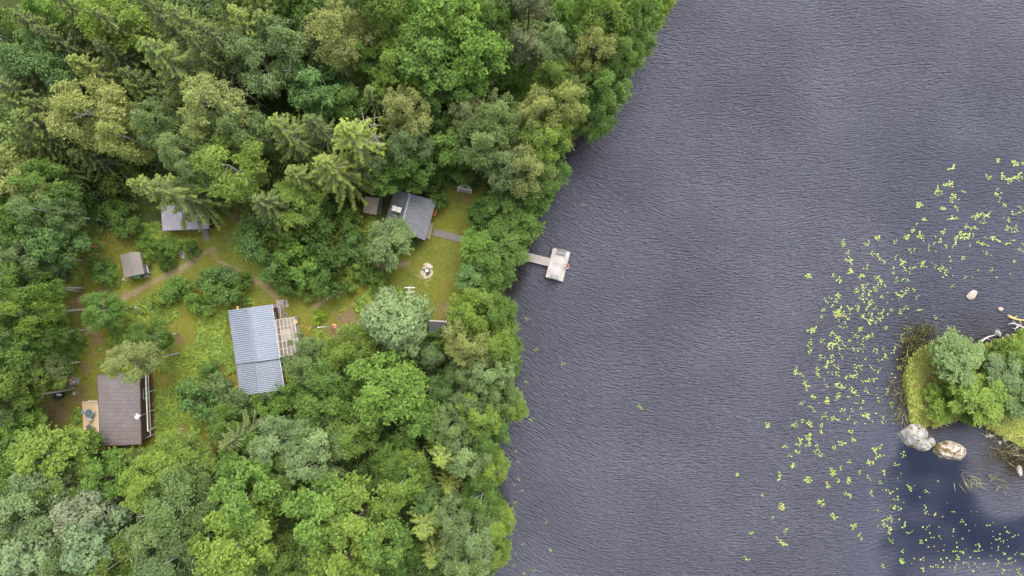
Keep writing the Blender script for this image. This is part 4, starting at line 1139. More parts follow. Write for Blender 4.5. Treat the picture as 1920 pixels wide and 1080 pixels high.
def crown_spruce(seed, h, R, z0, level=.42, dens=1.0, droop=.35, bare=.25, twig=.022):
    """whorls of drooping branches hung with needle sprays; returns needle arrays and a mesh of the grey branches"""
    rg = np.random.default_rng(seed); rr = random.Random(seed)
    cs = []; ns = []; ax = []; ss = []; ti = []
    tw = MB()
    z = z0
    while z < h - .15:
        f = (z - z0) / (h - z0)
        rad = R * ((1 - f) ** .78) * (.55 + .45 * min(1, f * 6)) + .12
        nb = max(4, int(round((4.5 + 2 * (1 - f)))))
        ph0 = rr.uniform(0, 6.28)
        for b in range(nb):
            if rr.random() < .10 and f < .8: continue
            ph = ph0 + 2 * math.pi * b / nb + rr.gauss(0, .18)
            L = rad * rr.uniform(.7, 1.18)
            dx, dy = math.cos(ph), math.sin(ph)
            lift = .45 * f
            def pt(t): return np.array([dx * L * t, dy * L * t, z + L * (lift * t - droop * (1.1 - f) * (t ** 1.6) + .14 * t ** 4)])
            tw.tube([pt(0), pt(.35), pt(.7), pt(1.0)], [twig * (1.7 - f), twig * 1.2, twig * .8, .006], 4)
            n = int((13 + 40 * L / R) * dens)
            t0 = bare * (1 - f)
            t = t0 + (1 - t0) * rg.random(n) ** .75
            side = rg.choice([-1, 1], n)
            base = np.stack([pt(x) for x in t])
            wid = (.10 + .19 * L / R) * (1.15 - t * .85)
            off = side * wid * rg.random(n)
            sx = np.array([-dy, dx, 0.0])
            c = base + sx * off[:, None]
            c[:, 2] -= np.abs(off) * rg.uniform(.2, 1.1, n) + .03
            a = np.array([dx, dy, -.25]) * .8 + sx * (side * .9)[:, None] + np.array([0, 0, -1]) * (np.abs(off) * 1.6)[:, None]
            nr = np.array([dx * .25, dy * .25, 1.0]) + rg.normal(size=(n, 3)) * .38 + sx * (off * .8)[:, None]
            cs.append(c); ns.append(nr); ax.append(a); ss.append(rg.uniform(.11, .25, n) * (.85 + .35 * (1 - f)))
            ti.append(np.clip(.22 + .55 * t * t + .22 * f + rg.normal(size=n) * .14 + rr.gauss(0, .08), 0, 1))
        z += level * rr.uniform(.75, 1.2) * (1.15 - .5 * f)
    tw.tube([(0, 0, z0 - .3), (0, 0, h)], [.10, .02], 5)
    # leading shoot
    n = 40; t = rg.random(n)
    cs.append(np.stack([rg.normal(size=n) * .10 * (1.2 - t), rg.normal(size=n) * .10 * (1.2 - t), h - .9 + t * 1.0], 1)); ns.append(rg.normal(size=(n, 3)) + [0, 0, .5]); ax.append(np.tile([0, 0, 1.0], (n, 1)) + rg.normal(size=(n, 3)) * .5)
    ss.append(rg.uniform(.10, .18, n)); ti.append(np.full(n, .8))
    c, nr, a, s, t = map(np.concatenate, (cs, ns, ax, ss, ti))
    v, f = leaf_quads(c, nr, s, .34, rg, a)
    return v, f, t, tw

def crown_pine(seed, R, z0, z1, n_lobes, n_tuft):
    """flat-topped plates of needle tufts"""
    rg = np.random.default_rng(seed)
    lob = []
    for i in range(n_lobes):
        f = (i + .5) / n_lobes; z = z0 + (z1 - z0) * f
        rr = R * (.95 - .45 * f) * math.sqrt(rg.uniform(.1, 1)); ph = i * 2.4 + rg.normal() * .4
        lob.append((np.array([rr * math.cos(ph), rr * math.sin(ph), z]), R * rg.uniform(.30, .46), rg.random()))
    cs = []; ns = []; ax = []; ti = []
    for p, r, t in lob:
        m = int(n_tuft / n_lobes)
        d = rg.normal(size=(m, 3)); d /= np.linalg.norm(d, axis=1, keepdims=True); d[:, 2] = np.abs(d[:, 2]) * 1.0 - .25
        tc = p + d * (r * (1 - .45 * rg.random(m) ** 2))[:, None] * np.array([1, 1, .62])
        for q in range(6):
            dv = rg.normal(size=(m, 3)) * .7 + d * .9 + np.array([0, 0, .35]); dv /= np.linalg.norm(dv, axis=1, keepdims=True)
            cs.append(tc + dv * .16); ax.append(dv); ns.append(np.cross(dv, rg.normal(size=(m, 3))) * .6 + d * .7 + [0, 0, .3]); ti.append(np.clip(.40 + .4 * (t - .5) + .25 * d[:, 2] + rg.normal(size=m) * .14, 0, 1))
    c, nr, a, t = map(np.concatenate, (cs, ns, ax, ti))
    v, f = leaf_quads(c, nr, rg.uniform(.15, .25, len(c)), .30, rg, a)
    return v, f, t, lob

PROTO = {}
def reg(key, h, R, crown, trunk, tm, lm, branches=None):
    v, f, t = crown[:3]
    PROTO.setdefault(key, []).append(dict(h=h, R=R, crown=mesh_np(key + '_crown', v, f, [lm], attrs={'tint': ('FACE', t)}), trunk=trunk.mesh(key + '_trunk', [tm], True),
                                          branches=branches.mesh(key + '_branches', [M_TWIG], True) if branches else None))
for i in range(8):   # birch: airy, fine leaved, drooping
    c = crown_broadleaf(100 + i, 3.0, 4.6, 14.2, 92, .74, 17000, .105, .5, 1.3, 1.1, .58)
    reg('birch', 14, 3.0, c, trunk_mesh(100 + i, 13.2, .15, 5.5, c[3], 20, .05), M_BIRCH, M_LEAF)
for i in range(6):   # broadleaf: aspen, alder, maple - clumped
    c = crown_broadleaf(200 + i, 3.0, 3.4, 12.2, 65, .88, 11000, .155, .6, .3, .85, .6)
    reg('broadleaf', 12, 3.0, c, trunk_mesh(200 + i, 11, .19, 3.6, c[3], 14, .06), M_BARK, M_LEAF)
for i in range(6):   # spruce
    v, f, t, tw = crown_spruce(300 + i, 17, 3.1, 1.6, .66, 1.1, .34 + .04 * i, .20 + .03 * (i % 3), .030)
    reg('spruce', 17, 2.9, (v, f, t), trunk_mesh(300 + i, 16.6, .22, 3, None, 0, 0), M_BARK, M_NEEDLE, tw)
for i in range(3):   # thin, half bare spruce
    v, f, t, tw = crown_spruce(340 + i, 17, 3.0, 3.5, .52, .95, .34, .38, .032)
    reg('bare_spruce', 17, 3.0, (v, f, t), trunk_mesh(340 + i, 16.6, .22, 3, None, 0, 0), M_BARK, M_NEEDLE, tw)
for i in range(3):   # pine
    c = crown_pine(400 + i, 2.9, 6.5, 13.6, 20, 1900)
    reg('pine', 13.5, 2.9, c, trunk_mesh(400 + i, 13, .2, 6, c[3], 18, .07), M_PINEBARK, M_NEEDLE)
for i in range(4):   # shrub
    c = crown_broadleaf(500 + i, 1.5, .15, 2.4, 35, .46, 3400, .105, .7, .1, .9, .55, 1.05)
    reg('shrub', 2.4, 1.5, c, trunk_mesh(500 + i, 1.4, .06, .3, c[3], 8, .03), M_BARK, M_LEAF)

COLR = dict(lm=(.27, .37, .05), yb=(.255, .265, .100), gb=(.160, .205, .085), bg=(.135, .210, .074), vg=(.150, .228, .055), mg=(.125, .190, .048), dg=(.085, .135, .034), yg=(.188, .248, .055), og=(.145, .190, .050),
            br=(.200, .205, .090), pg=(.205, .255, .115), sp=(.125, .165, .036), sy=(.180, .220, .040), sd=(.095, .125, .032), pp=(.190, .245, .120), pk=(.205, .218, .125))
KIND = dict(B=('birch', 'birch_tree', 'birch tree'), M=('broadleaf', 'broadleaf_tree', 'tree'), S=('spruce', 'spruce_tree', 'spruce'), D=('bare_spruce', 'spruce_tree', 'spruce'),
            P=('pine', 'pine_tree', 'pine tree'), L=('shrub', 'shrub', 'shrub'))
GROUPS = dict(B='birches of the lakeside wood', M='broadleaf trees of the lakeside wood', S='spruces of the lakeside wood', D='spruces of the lakeside wood', P='pines of the lakeside wood', L='shrubs of the clearing and shore')
N_K = {}
def plant(kind, px, py, r, h, colour, label, group=None):
    key, name, cat = KIND[kind]
    j = N_K.get(key, 0); N_K[key] = j + 1
    pr = PROTO[key][j % len(PROTO[key])]
    zc = h if kind in 'SD' else h * (.66 if kind != 'L' else .5)
    p = P(px, py, zc)
    rw = r * 1.1 if kind in 'SD' else r * (1.0 if kind == 'L' else .96 if px > 830 else 1.04) * S_PX * (H_CAM - zc) / H_CAM
    g = gz(p.x, p.y)
    t = thing(name, (p.x, p.y, g - .05), label, cat, group or GROUPS[kind])
    sxy = rw / pr['R']; sz = h / pr['h']
    ro = R0.uniform(0, 6.28)
    c = COLR[colour]; c = (c[0] * .95, c[1], c[2] * 1.12); jb = R0.uniform(.88, 1.12); jt = [jb * R0.uniform(.96, 1.03), jb, jb * R0.uniform(.9, 1.1)]
    for nm in ('trunk', 'crown', 'branches'):
        if pr[nm] is None: continue
        o = bpy.data.objects.new(nm, pr[nm]); COL.objects.link(o); o.parent = t
        o.rotation_euler = (0, 0, ro); o.scale = (sxy, sxy, sz) if nm != 'trunk' else (min(sxy, 1.2), min(sxy, 1.2), sz) if False else (sxy, sxy, sz)
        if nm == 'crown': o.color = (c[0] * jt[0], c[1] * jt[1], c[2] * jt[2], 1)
    return t
# ---------------------------------------------------------------- the trees, each with what sets it apart
TREES = '''
S 20 22 2.9 17 sd|dark drooping spruce in the north-west corner of the wood, brown-tipped
S 165 14 2.8 18 sp|spruce crown cut by the photo's upper edge, right of the bright young aspen
S 178 78 2.6 15 sd|shaded dark spruce between the bright aspen and the yellow-green broadleaf crown
S 310 10 2.9 18 sp|tall spruce at the upper edge behind the yellow-green broadleaf crown
D 372 45 3.0 18 sd|brownish thin spruce showing bare grey boughs at the upper edge
S 430 14 3.0 18 sy|yellow-green spruce at the upper edge, bigger of two before the dark gap
S 482 22 2.9 17 sp|spruce with a dark leaning trunk showing, right of the yellow-green one
D 128 108 3.0 15 sy|half-bare spruce with bright yellow-green tip and white snapped top twig
S 262 78 3.7 19 sp|broadest feathered spruce of the north-west wood, grey limbs showing
S 233 152 2.5 13 sp|smaller spruce with a light tip below the broadest feathered spruce
D 22 212 3.4 16 sp|sparse spruce with long bare grey boughs at the left edge
S 8 270 2.8 13 sp|green spruce low at the left edge under the sparse grey-boughed one
S 98 192 2.7 14 sp|spruce tip peeping between the blue-green birch and the large pale birch
S 8 140 2.8 15 sd|dark spruce at the left edge beside the blue-green birch
S 505 226 3.2 17 sp|spruce with pale bough lines between the yellow birch and grey cluster
S 574 220 2.8 16 sd|dark narrow spruce right of the spruce with pale bough lines
S 640 236 3.6 18 sy|bright star-shaped spruce with long feathered boughs above the wood store
S 598 300 3.3 16 sy|second star-shaped spruce, lower and nearer the mossy wood store
S 242 341 3.2 20 sp|spruce leaning across the mauve shed roof with whitish limbs
S 714 222 1.7 10 sy|short bright yellow-green conifer beside the pale tall birch
S 478 372 2.9 13 sd|dark soft spruce at the upper edge of the shrub thicket
S 540 318 2.6 14 sp|dull spruce between the yellow-green birch and the lower star-shaped spruce
D 824 868 2.6 14 sy|light spruce with a whitish spray of bare boughs near the south shore
S 838 925 1.9 10 sy|small olive spruce just below the whitish-sprayed one
D 790 1005 2.8 15 sy|yellow-fringed spruce with bare brown heart near the lower edge
S 806 1062 2.2 12 sy|olive spruce at the lower edge below the yellow-fringed one
S 415 838 2.6 12 sd|dark spruce between the bright southern maples and the round blue-green bush
S 345 60 2.6 17 sd|spruce in deep shade between the broadest spruce and brownish thin one
S 60 50 2.6 16 sd|dark spruce behind the bright young aspen, toward the corner
S 225 130 2.3 14 sd|shaded spruce squeezed beneath the yellow-green broadleaf crown
S 60 250 2.6 13 sd|shaded spruce right of the sparse grey-boughed spruce
S 130 285 2.5 11 sd|dark spruce under the western flank of the large pale birch
S 545 60 2.6 15 sp|spruce in the gap above the grey-green double birch
S 690 165 2.4 13 sp|slender spruce by the fallen brown limb in the middle of the north wood
M 110 30 33 15 vg|bright green young aspen near the top-left corner
M 222 48 46 17 yg|yellow-green rounded broadleaf crown high in the north-west wood
B 68 128 56 17 bg|soft blue-green birch at the left side of the north-west wood
B 175 218 62 17 yb|large pale yellow birch with a trunk leaning down right
B 240 258 40 15 yb|right-hand pale skirt of the large yellow birch, above the leaning trunk
B 302 235 40 15 gb|grey-green birch between two pale yellow ones
B 402 205 54 17 yb|straw-yellow birch beside the white dead snag
B 345 285 38 15 pg|pale birch with twin thin white stems above the mauve shed
B 432 315 56 16 yg|yellow-green birch uphill of the mauve shed, broadest there
B 372 325 32 14 gb|grey-green birch hanging over the shed's north side
B 456 248 46 15 gb|grey-green birch right below the straw-yellow one
B 492 118 52 17 gb|left half of the wide grey-green birch pair in the north wood
B 545 95 48 17 gb|right half of the wide grey-green birch pair, nearer the beige birch
M 560 24 38 16 mg|plain green broadleaf crown at the upper edge above the grey-green pair
M 597 168 46 14 bg|cool mint-green broadleaf crown with white twigs, centre of the north wood
L 612 118 28 4 vg|vivid green undershrub deep in the gap left of the beige birch
B 637 68 52 17 yb|beige-topped birch standing alone near the upper edge
P 722 40 50 17 sp|dark bluish-green pine left of the great bright maples
M 830 36 62 17 vg|great bright green maple at the upper edge
M 806 118 56 16 vg|bright green maple just below the great one, towards the wood's centre
M 898 112 54 16 vg|bright yellow-tipped maple right of the two great green ones
M 868 172 38 13 mg|shadowed green crown beneath the bright yellow-tipped maple
B 745 132 48 15 yg|yellow-green birch with fine twigs left of the bright maples
B 690 115 34 14 mg|plain green birch between the beige birch and the fine-twigged one
B 918 45 42 15 mg|green birch squeezed between the great maple and the grey pine
P 992 8 34 16 pk|greyish pine with a long reddish trunk at the upper edge
P 985 92 32 12 pk|small grey-brown pine below the red-trunked one
B 1043 88 38 14 pg|pale grey-green birch beside the small grey-brown pine
L 975 162 36 4 vg|vivid low green thicket in the opening below the grey-brown pine
B 1088 28 46 16 mg|green birch at the upper edge right of the brown clearing
B 1128 38 48 16 yg|yellow-green birch at the upper edge, second from the shore
B 1112 92 44 15 yb|tan-tinted birch below the yellow-green one at the upper edge
B 1186 30 48 15 mg|fresh green birch overhanging the northern shore
B 1228 10 34 13 yg|small birch farthest along the northern shore
B 1165 108 40 14 mg|green birch on the shore, below the fresh green one
B 1198 92 26 11 gb|thin grey-green foliage reaching out over the water at the north shore
B 1040 158 42 14 og|olive birch in the middle of the northern shore strip
B 1130 172 46 14 mg|large green birch leaning over the lake where the shore bends
B 1122 218 38 12 mg|green birch whose crown dips to the water above the dark bank
B 1066 195 40 15 yb|yellow-crowned birch uphill of the dark bank
B 1012 218 42 15 yb|golden birch left of the yellow-crowned one
B 1025 268 44 14 yg|pale birch standing right at the dark shore bank
B 930 225 46 14 gb|grey-green birch below the shadowed side of the yellow-tipped maple
B 908 275 46 14 gb|grey-green birch with a fan of white twigs above the lawn
B 880 222 36 13 br|brownish thin birch behind the fan-twigged one
M 836 272 36 10 vg|vivid leafy tree on the slope north-east of the grey shingle cabin
B 820 208 34 12 dg|dark green birch under the bright maples
B 765 215 40 16 yb|tall pale birch with a cream top, north of the grey shingle cabin
B 770 270 38 13 gb|grey-green lower crown below the cream-topped tall birch
M 662 198 30 12 mg|green broadleaf between the mint-green crown and the star-shaped spruce
M 770 315 38 10 dg|dark leafy tree directly behind the grey shingle cabin
M 722 340 24 8 vg|bright green tree touching the grey shingle roof's north-west corner
B 690 300 30 12 gb|dull birch between the star-shaped spruces and the grey shingle cabin
B 28 350 60 16 yb|yellow-tinted birch at the left edge level with the mauve shed
B 86 352 42 15 mg|green birch left of the dark bushes below the pale birch
B 88 396 37 16 gb|birch whose grey trunk shows beside the dark bushes west of the shed
B 45 412 44 15 mg|green birch next to the left edge above the blue-green pine
P 112 456 36 12 bg|dark bluish pine under the slack cable, west of the outhouse
B 14 478 46 16 mg|left edge birch whose white trunk base shows west of the outhouse
B 58 482 36 14 gb|grey-green birch right of the white trunked left edge one
B 50 540 42 15 mg|green birch above the two white trunks crossing bare ground
B 50 586 38 16 yg|yellowish birch with the thick white trunk by the dirt track's end
B 16 590 46 16 gb|left edge birch below the yellowish one, grey-green
B 78 627 32 12 mg|small green birch at the edge of the brown bare ground
B 30 650 46 14 mg|green birch at the left edge above the grey-green pine
P 45 712 46 12 sp|grey-green pine at the left edge left of the power pole
B 85 690 30 10 gb|ragged small birch just uphill of the power pole
B 250 679 33 16 yb|pale birch leaning over the brown roof with a long white trunk
B 282 632 31 10 mg|small green birch behind the long white trunk
B 190 582 34 8 mg|soft young birch beside the end of the dirt track
L 130 640 23 4 vg|bright leafy bush west of the brown roofed cabin's scrub
L 192 505 24 3 mg|green bush hugging the west side of the outhouse
L 214 398 17 3 vg|bright sapling bush near the grey birch trunk
L 238 415 27 3.5 mg|green bush in the scrub west of the mauve shed
L 230 335 30 5 og|olive bush in the shade above the mauve shed scrub
L 161 327 17 5 vg|bright little bush in the shadow under the large pale birch
L 180 372 32 4 dg|dark bush thicket above the grey birch trunk
L 300 372 18 4 mg|leafy bush at the west gable of the mauve shed
L 322 460 17 2.4 vg|bright green bush uphill of the grey stone
L 358 468 14 1.8 mg|low green bush right of the grey stone
L 311 489 15 2 dg|dark green bush beside the grass track east of the outhouse
L 272 455 13 2 vg|lime shrub above the outhouse's white sheet
L 296 462 11 1.6 vg|small lime shrub between the outhouse and the bright bush
L 278 482 12 2 yg|yellowish shrub growing at the white sheet
L 403 535 28 5 bg|blue-green bush right of the bright scrub north of the long cabin
L 432 545 24 4 mg|green bush nearest the long cabin's north corner
L 335 545 24 3 vg|bright green bush south of the grass track
L 375 572 22 3 vg|green bush in the middle of the scrub west of the long cabin
L 305 562 18 2.5 yg|yellowish bush at the track's scrub edge
L 455 526 18 3 mg|green bush left of the forked trail
L 430 520 18 3 gb|grey-green bush by the start of the forked trail
L 370 748 31 6 bg|round blue-green bush alone in the scrub between the two cabins
L 442 772 34 5 gb|grey-green bush below the long cabin's lower end
L 412 722 22 4 pg|pale bush beside the long cabin's west wall
L 395 690 16 2.4 mg|low bush on the scrub slope west of the ribbed roof
L 512 735 17 4 gb|small bush overlapping the lower corner of the ribbed roof
L 497 762 25 4 vg|vivid bush below the ribbed roof
L 541 744 25 5 vg|vivid bush right of the ribbed roof's lower corner
L 484 445 34 5 bg|dark blue-green bush at the west end of the thicket
L 503 475 28 4 mg|green bush at the thicket's lower west side
L 540 440 30 5 og|olive bush at the top of the thicket
L 556 476 28 5 vg|bright bush in the thicket's centre
L 618 470 36 6 dg|dark round bush, biggest in the thicket
L 584 500 32 5 vg|brightest green bush on the thicket's lower front
L 616 525 28 5 mg|green bush at the thicket's lower right
L 548 525 28 4 dg|dark bush at the thicket's lower edge above the trail
L 515 506 22 4 bg|blue-green bush at the thicket's south-west tip
L 662 455 26 4 bg|blue-green bush between the dark round one and the round pale willow
L 656 420 22 4 mg|green bush at the thicket's upper right
L 690 480 20 3 og|olive bush beside the round pale willow
L 610 408 28 5 mg|green bush in front of the lower star-shaped spruce
B 553 378 42 10 yg|yellow-green birch rising above the shrub thicket
L 668 500 18 2.5 yg|yellowish shrub above the sandy trail
L 700 522 18 2.5 mg|green shrub below the sandy trail near the lawn
L 660 530 17 2 yg|scrubby yellow-green bush inside the fork of the trails
L 720 535 20 3 mg|green shrub at the north side of the pale pine
L 570 545 18 2 yg|yellowish low bush left of the flat slab
L 597 594 11 1.6 lm|bright round shrub alone on the grass by the flagpole
M 730 453 40 7 pg|round pale green willow at the corner of the grey shingle roof
L 822 372 18 3 mg|dark leafy bush at the grey shingle roof's east corner
L 806 338 22 4 mg|bush on the slope above the grey shingle roof
L 866 318 24 4 vg|bright bush behind the white garden seat
L 905 335 22 3 dg|dark bush right of the white garden seat
M 948 385 40 8 mg|alder right of the lawn, northernmost of the shore clump
M 985 412 38 8 vg|rounded alder jutting over the water north of the jetty
M 908 402 30 7 dg|dark alder edging the lawn opposite the grey shingle roof
M 905 462 38 8 vg|brightest alder at the lawn end of the plank path
M 950 455 42 8 mg|alder between the brightest one and the water
M 930 502 38 8 mg|alder directly above the jetty's landward end
M 892 520 34 7 bg|bluish alder at the lower lawn edge
M 908 545 30 7 mg|southernmost alder of the clump by the jetty
B 948 312 42 14 gb|grey-green birch uphill of the alders
B 992 318 46 14 yb|yellow-tinged birch above the alder point
B 1024 328 38 12 mg|green birch closest to the water above the alder point
M 962 352 36 10 dg|dark green tree between the yellow-tinged birch and alders
M 1000 368 34 9 mg|green tree at the waterline above the rounded alder
B 886 588 44 14 yg|yellowish birch at the north end of the southern shore row
B 926 592 40 13 mg|green birch beside the yellowish one, right on the water
B 880 642 44 15 yb|golden birch second in the southern shore row
B 928 645 44 14 yg|yellow-green birch right of the golden one
B 952 652 28 10 mg|small green crown hanging over the water south of the jetty
B 915 695 42 14 pg|pale birch third in the southern shore row
B 944 690 31 11 mg|green birch overhanging the lake beside the pale one
B 868 700 32 12 gb|dull grey-green birch inland of the pale one
B 838 728 32 10 bg|cool green birch in the dark gap behind the shore row
B 880 750 38 13 gb|grey-green birch uphill of the bright yellow one
B 900 772 40 14 yg|bright yellow birch in the southern shore row
B 957 760 29 9 yg|yellow-green crown jutting farthest over the southern shore water
B 932 735 38 12 gb|grey-green birch left of the jutting yellow-green crown
B 852 795 38 14 gb|grey birch left of the pale shore birches
B 911 820 40 13 mg|green birch on the shore below the jutting crown
B 872 845 42 14 pg|soft pale birch right of the whitish-sprayed spruce
B 917 872 35 12 yg|yellow-green birch at the shore by the second dark bank
B 905 930 38 13 mg|green birch on the shore below the second dark bank
B 845 965 36 14 gb|grey-green birch above the yellow-fringed spruce
P 800 930 26 11 bg|slim pale blue-green pine between two spruces near the south shore
B 888 1000 46 14 pg|pale green birch near the lower edge by the shore
B 927 980 36 12 yg|yellowish birch bulging over the water near the lower edge
B 872 1055 48 14 gb|grey-green birch at the lower edge by the shore
B 926 1040 32 11 yg|last yellow-green birch on the shore at the lower edge
P 742 606 58 13 pp|big pale bluish pine at the lower end of the lawn
P 810 668 20 6 pp|little pale pine below the black roofed shed
L 832 640 20 4 vg|vivid bush at the black roofed shed's south-east corner
B 580 676 39 12 gb|grey-green birch brushing the clear terrace roof
B 655 658 42 13 yg|yellow-flecked birch with a white stem left of the pale pine
B 632 702 42 14 mg|green birch below the yellow-flecked one
M 728 728 58 16 vg|great rounded light-green maple in the middle of the southern wood
M 612 748 46 14 mg|green broadleaf left of the great rounded maple
M 612 812 46 14 pg|pale green broadleaf below the plain green one
B 665 808 44 14 yg|yellow-green birch under the great rounded maple
M 790 790 36 12 vg|smaller bright maple right of the great rounded one
M 700 775 30 11 mg|shaded broadleaf under the great maple's lower rim
B 745 855 38 13 mg|green birch over the brown gap south of the maples
B 758 895 42 14 yg|yellow-crowned birch right of the dark southern gap
B 590 865 44 14 pg|pale birch above the bright southern maples
B 518 830 42 13 pg|soft pale green birch below the vivid bushes
M 468 930 60 16 vg|light green maple, leftmost of the big southern three
M 450 1015 60 17 yg|yellow-green maple at the lower edge below the leftmost of the southern three
M 605 955 58 17 vg|bright maple in the middle of the big southern three
M 675 960 58 16 yg|right-hand maple of the big southern three
M 650 1040 54 17 yg|yellow-tipped maple at the lower edge below the middle of the southern three
M 715 1010 46 15 vg|bright green maple right of the yellow-tipped one at the lower edge
M 748 1045 36 11 dg|dark bluish broadleaf at the lower edge left of the olive spruce
B 545 1040 38 12 og|olive birch at the lower edge between two yellow-green maples
B 700 900 34 12 dg|dark birch filling the gap right of the bright middle maple
B 525 895 40 12 og|dull birch between the leftmost southern maple and the pale ones
M 98 852 48 13 yg|yellow-green tree below the brown roofed cabin's plank deck
M 148 842 34 9 mg|green tree brushing the plank deck's south end
M 36 800 42 8 vg|bright low tree at the left edge below the bare ground
M 40 862 46 11 vg|vivid tree at the left edge, second from the bare ground
M 204 890 40 11 vg|vivid lime tree below the brown roof
B 290 902 48 13 yg|yellow-green birch right of the vivid lime tree
B 335 938 58 15 gb|large grey-green birch with a bare twig heart, lower left wood
B 62 940 60 15 pg|pale birch at the left side of the lower left wood
B 20 905 42 13 mg|green birch at the left edge above the pale one
P 172 955 46 13 pk|greyish pine left of the large grey-green birch
P 190 1008 50 14 pp|pale pine with rusty limbs at the lower left
B 300 995 46 14 pg|soft pale birch below the large grey-green one
B 328 1045 56 15 gb|broad grey-green birch on the lower edge
P 60 1035 56 14 pp|wide pale pine in the lower left corner
B 222 1052 48 14 og|olive birch with a white bare fork at the lower edge
B 130 1058 46 14 gb|dull birch between the corner pine and the olive birch
B 395 1005 40 13 yg|yellowish birch left of the lower edge maple
B 345 868 48 10 yg|soft feathery yellow-green crown right of the brown cabin's soil yard
B 262 876 30 9 yg|yellow-green birch close under the brown roof's south-east corner
B 425 795 30 8 mg|green sapling birch above the dark southern spruce
B 120 905 44 12 og|olive birch below the yellow-green tree by the plank deck
M 455 865 40 11 mg|green broadleaf between the dark southern spruce and leftmost maple
S 402 -22 3.0 18 sp|tall spruce rising out of the photo above the brownish thin one
S 462 -26 2.9 18 sp|spruce rising out of the photo above the two yellow-green ones
B 432 -34 44 17 og|olive birch top cut off by the upper edge between two tall spruces
S 44 188 2.7 15 sd|dark spruce under the lower rim of the soft blue-green birch
S -4 238 2.9 16 sp|spruce at the very left edge behind the sparse grey-boughed one
S 52 305 2.5 12 sd|dark spruce above the yellow-tinted left edge birch
S -16 150 2.9 17 sd|dark spruce cut by the left edge below the blue-green birch
B -16 430 42 15 mg|green birch cut by the left edge left of the blue-green pine
B -14 60 44 15 og|olive birch half out of the photo in the north-west corner
B -18 330 40 14 mg|green birch half out of the photo at the left edge level with the mauve shed
S -10 100 3.0 17 sd|dark spruce half out of the photo above the blue-green birch
S -6 180 3.0 16 sp|spruce half out of the photo beside the sparse grey-boughed spruce
B -12 700 44 14 mg|green birch half out of the photo behind the grey-green pine
B -8 770 40 11 gb|grey-green birch half out of the photo by the bare ground
B -10 980 48 14 og|olive birch half out of the photo in the lower left wood
S 90 -14 2.9 17 sp|spruce half out of the photo above the bright young aspen
S 255 -8 2.9 17 sd|dark spruce half out of the photo above the yellow-green broadleaf crown
B 520 -8 40 16 mg|green birch half out of the photo above the twin grey-green birches
S 380 100 2.6 15 sd|shaded spruce in the dark gap beside the white snag
S 420 95 2.4 14 sd|second shaded spruce in the dark gap, nearer the grey-green pair
B 650 -6 44 16 gb|grey-green birch half out of the photo above the beige-topped one
B 770 -8 40 16 mg|green birch half out of the photo left of the great maple
B 950 -12 40 15 gb|grey-green birch half out of the photo beside the red-trunked pine
S 690 70 2.4 14 sd|dark spruce behind the bluish pine near the upper edge
B 560 1075 44 13 mg|green birch half out of the photo under the bright middle maple
B 430 1085 40 14 gb|grey-green birch half out of the photo at the lower edge
B 270 1085 44 14 mg|green birch half out of the photo between two lower edge birches
B 20 1085 44 14 gb|grey-green birch half out of the photo in the lower left corner
M 1795 670 44 5 pg|pale green willow at the north-west of the islet
M 1838 748 46 5 yg|bright yellow-green rounded willow on the islet's south side
L 1772 704 13 2.2 yg|low yellow-green bush left on the islet beside the bare strip
M 1800 716 28 3.5 yg|green bush mass between the islet's two willows
L 1775 760 30 2.5 yg|low green bush near the islet's south-west shore
M 1885 692 34 4.5 pg|grey-green tree on the islet's eastern half, upper
M 1914 745 40 5 gb|dull grey-green tree on the islet at the photo edge
L 1862 665 22 2.5 og|olive bush on the islet's north shore
L 1900 655 26 3 yg|yellow-green bush on the islet's north shore at the photo edge
L 1815 770 22 3 mg|low green bush under the yellow-green willow
L 1745 735 14 1.6 yg|small tufty bush on the islet's open turf
M 1915 690 28 4.5 mg|green tree behind the dull one at the islet's photo edge
'''
for ln in TREES.strip().splitlines():
    d, lab = ln.split('|'); k, x, y, r, h, c = d.split()
    plant(k, float(x), float(y), float(r), float(h), c, lab, 'trees and bushes of the islet' if float(x) > 1600 else None)

# filling-in saplings of the understorey, which the photo shows only as dark greenery between the crowns
def dead_tree(lab, base, pts, subs, r):
    t = thing('dead_tree', Z(base, -.1), lab, 'dead tree')
    k = MB(); n = len(pts); k.tube([base - Vector((0, 0, .3))] + pts, [r * 1.4] + [r * (1 - .6 * i / n) for i in range(n)], 7); part('trunk', k, M_DEADWOOD, t, True)
    for s in subs:
        k = MB(); n = len(s); k.tube(s, [r * .55 * (1 - .75 * i / (n - 1)) for i in range(n)], 6); part('branch', k, M_DEADWOOD, t, True)
b = P(458, 172, 8); base = Vector((b.x, b.y, 0))
dead_tree('white dead snag with forked bare branches above the straw-yellow birch', base, [P(458, 172, 8)], [
    [P(458, 172, 8.0), P(440, 166, 8.8), P(425, 163, 9.2), P(403, 147, 9.8)], [P(458, 172, 8.2), P(447, 156, 9.6), P(445, 140, 10.6)], [P(440, 166, 8.8), P(434, 152, 9.8), P(436, 142, 10.4)], [P(447, 156, 9.6), P(452, 145, 10.4)], [P(458, 172, 8.4), P(452, 160, 9.4)]], .12)
for (x, y, lab, sd_) in ((690, 231, 'grey bare-twigged dead treetop above the short yellow-green conifer', 5), (708, 264, 'grey bare-twigged dead treetop beside the bright star-shaped spruce', 6)):
    b = P(x, y, 9); rr = random.Random(sd_)
    dead_tree(lab, Vector((b.x, b.y, 0)), [b], [[b - Vector((0, 0, rr.uniform(0, 1))), b + Vector((rr.gauss(0, .5), rr.gauss(0, .5), .5)), b + Vector((rr.gauss(0, .9), rr.gauss(0, .9), rr.uniform(.2, 1.4)))] for _ in range(11)], .09)
k = MB(); a, m, e = P(668, 170, 3), P(688, 163, 3.6), P(705, 152, 4.2)
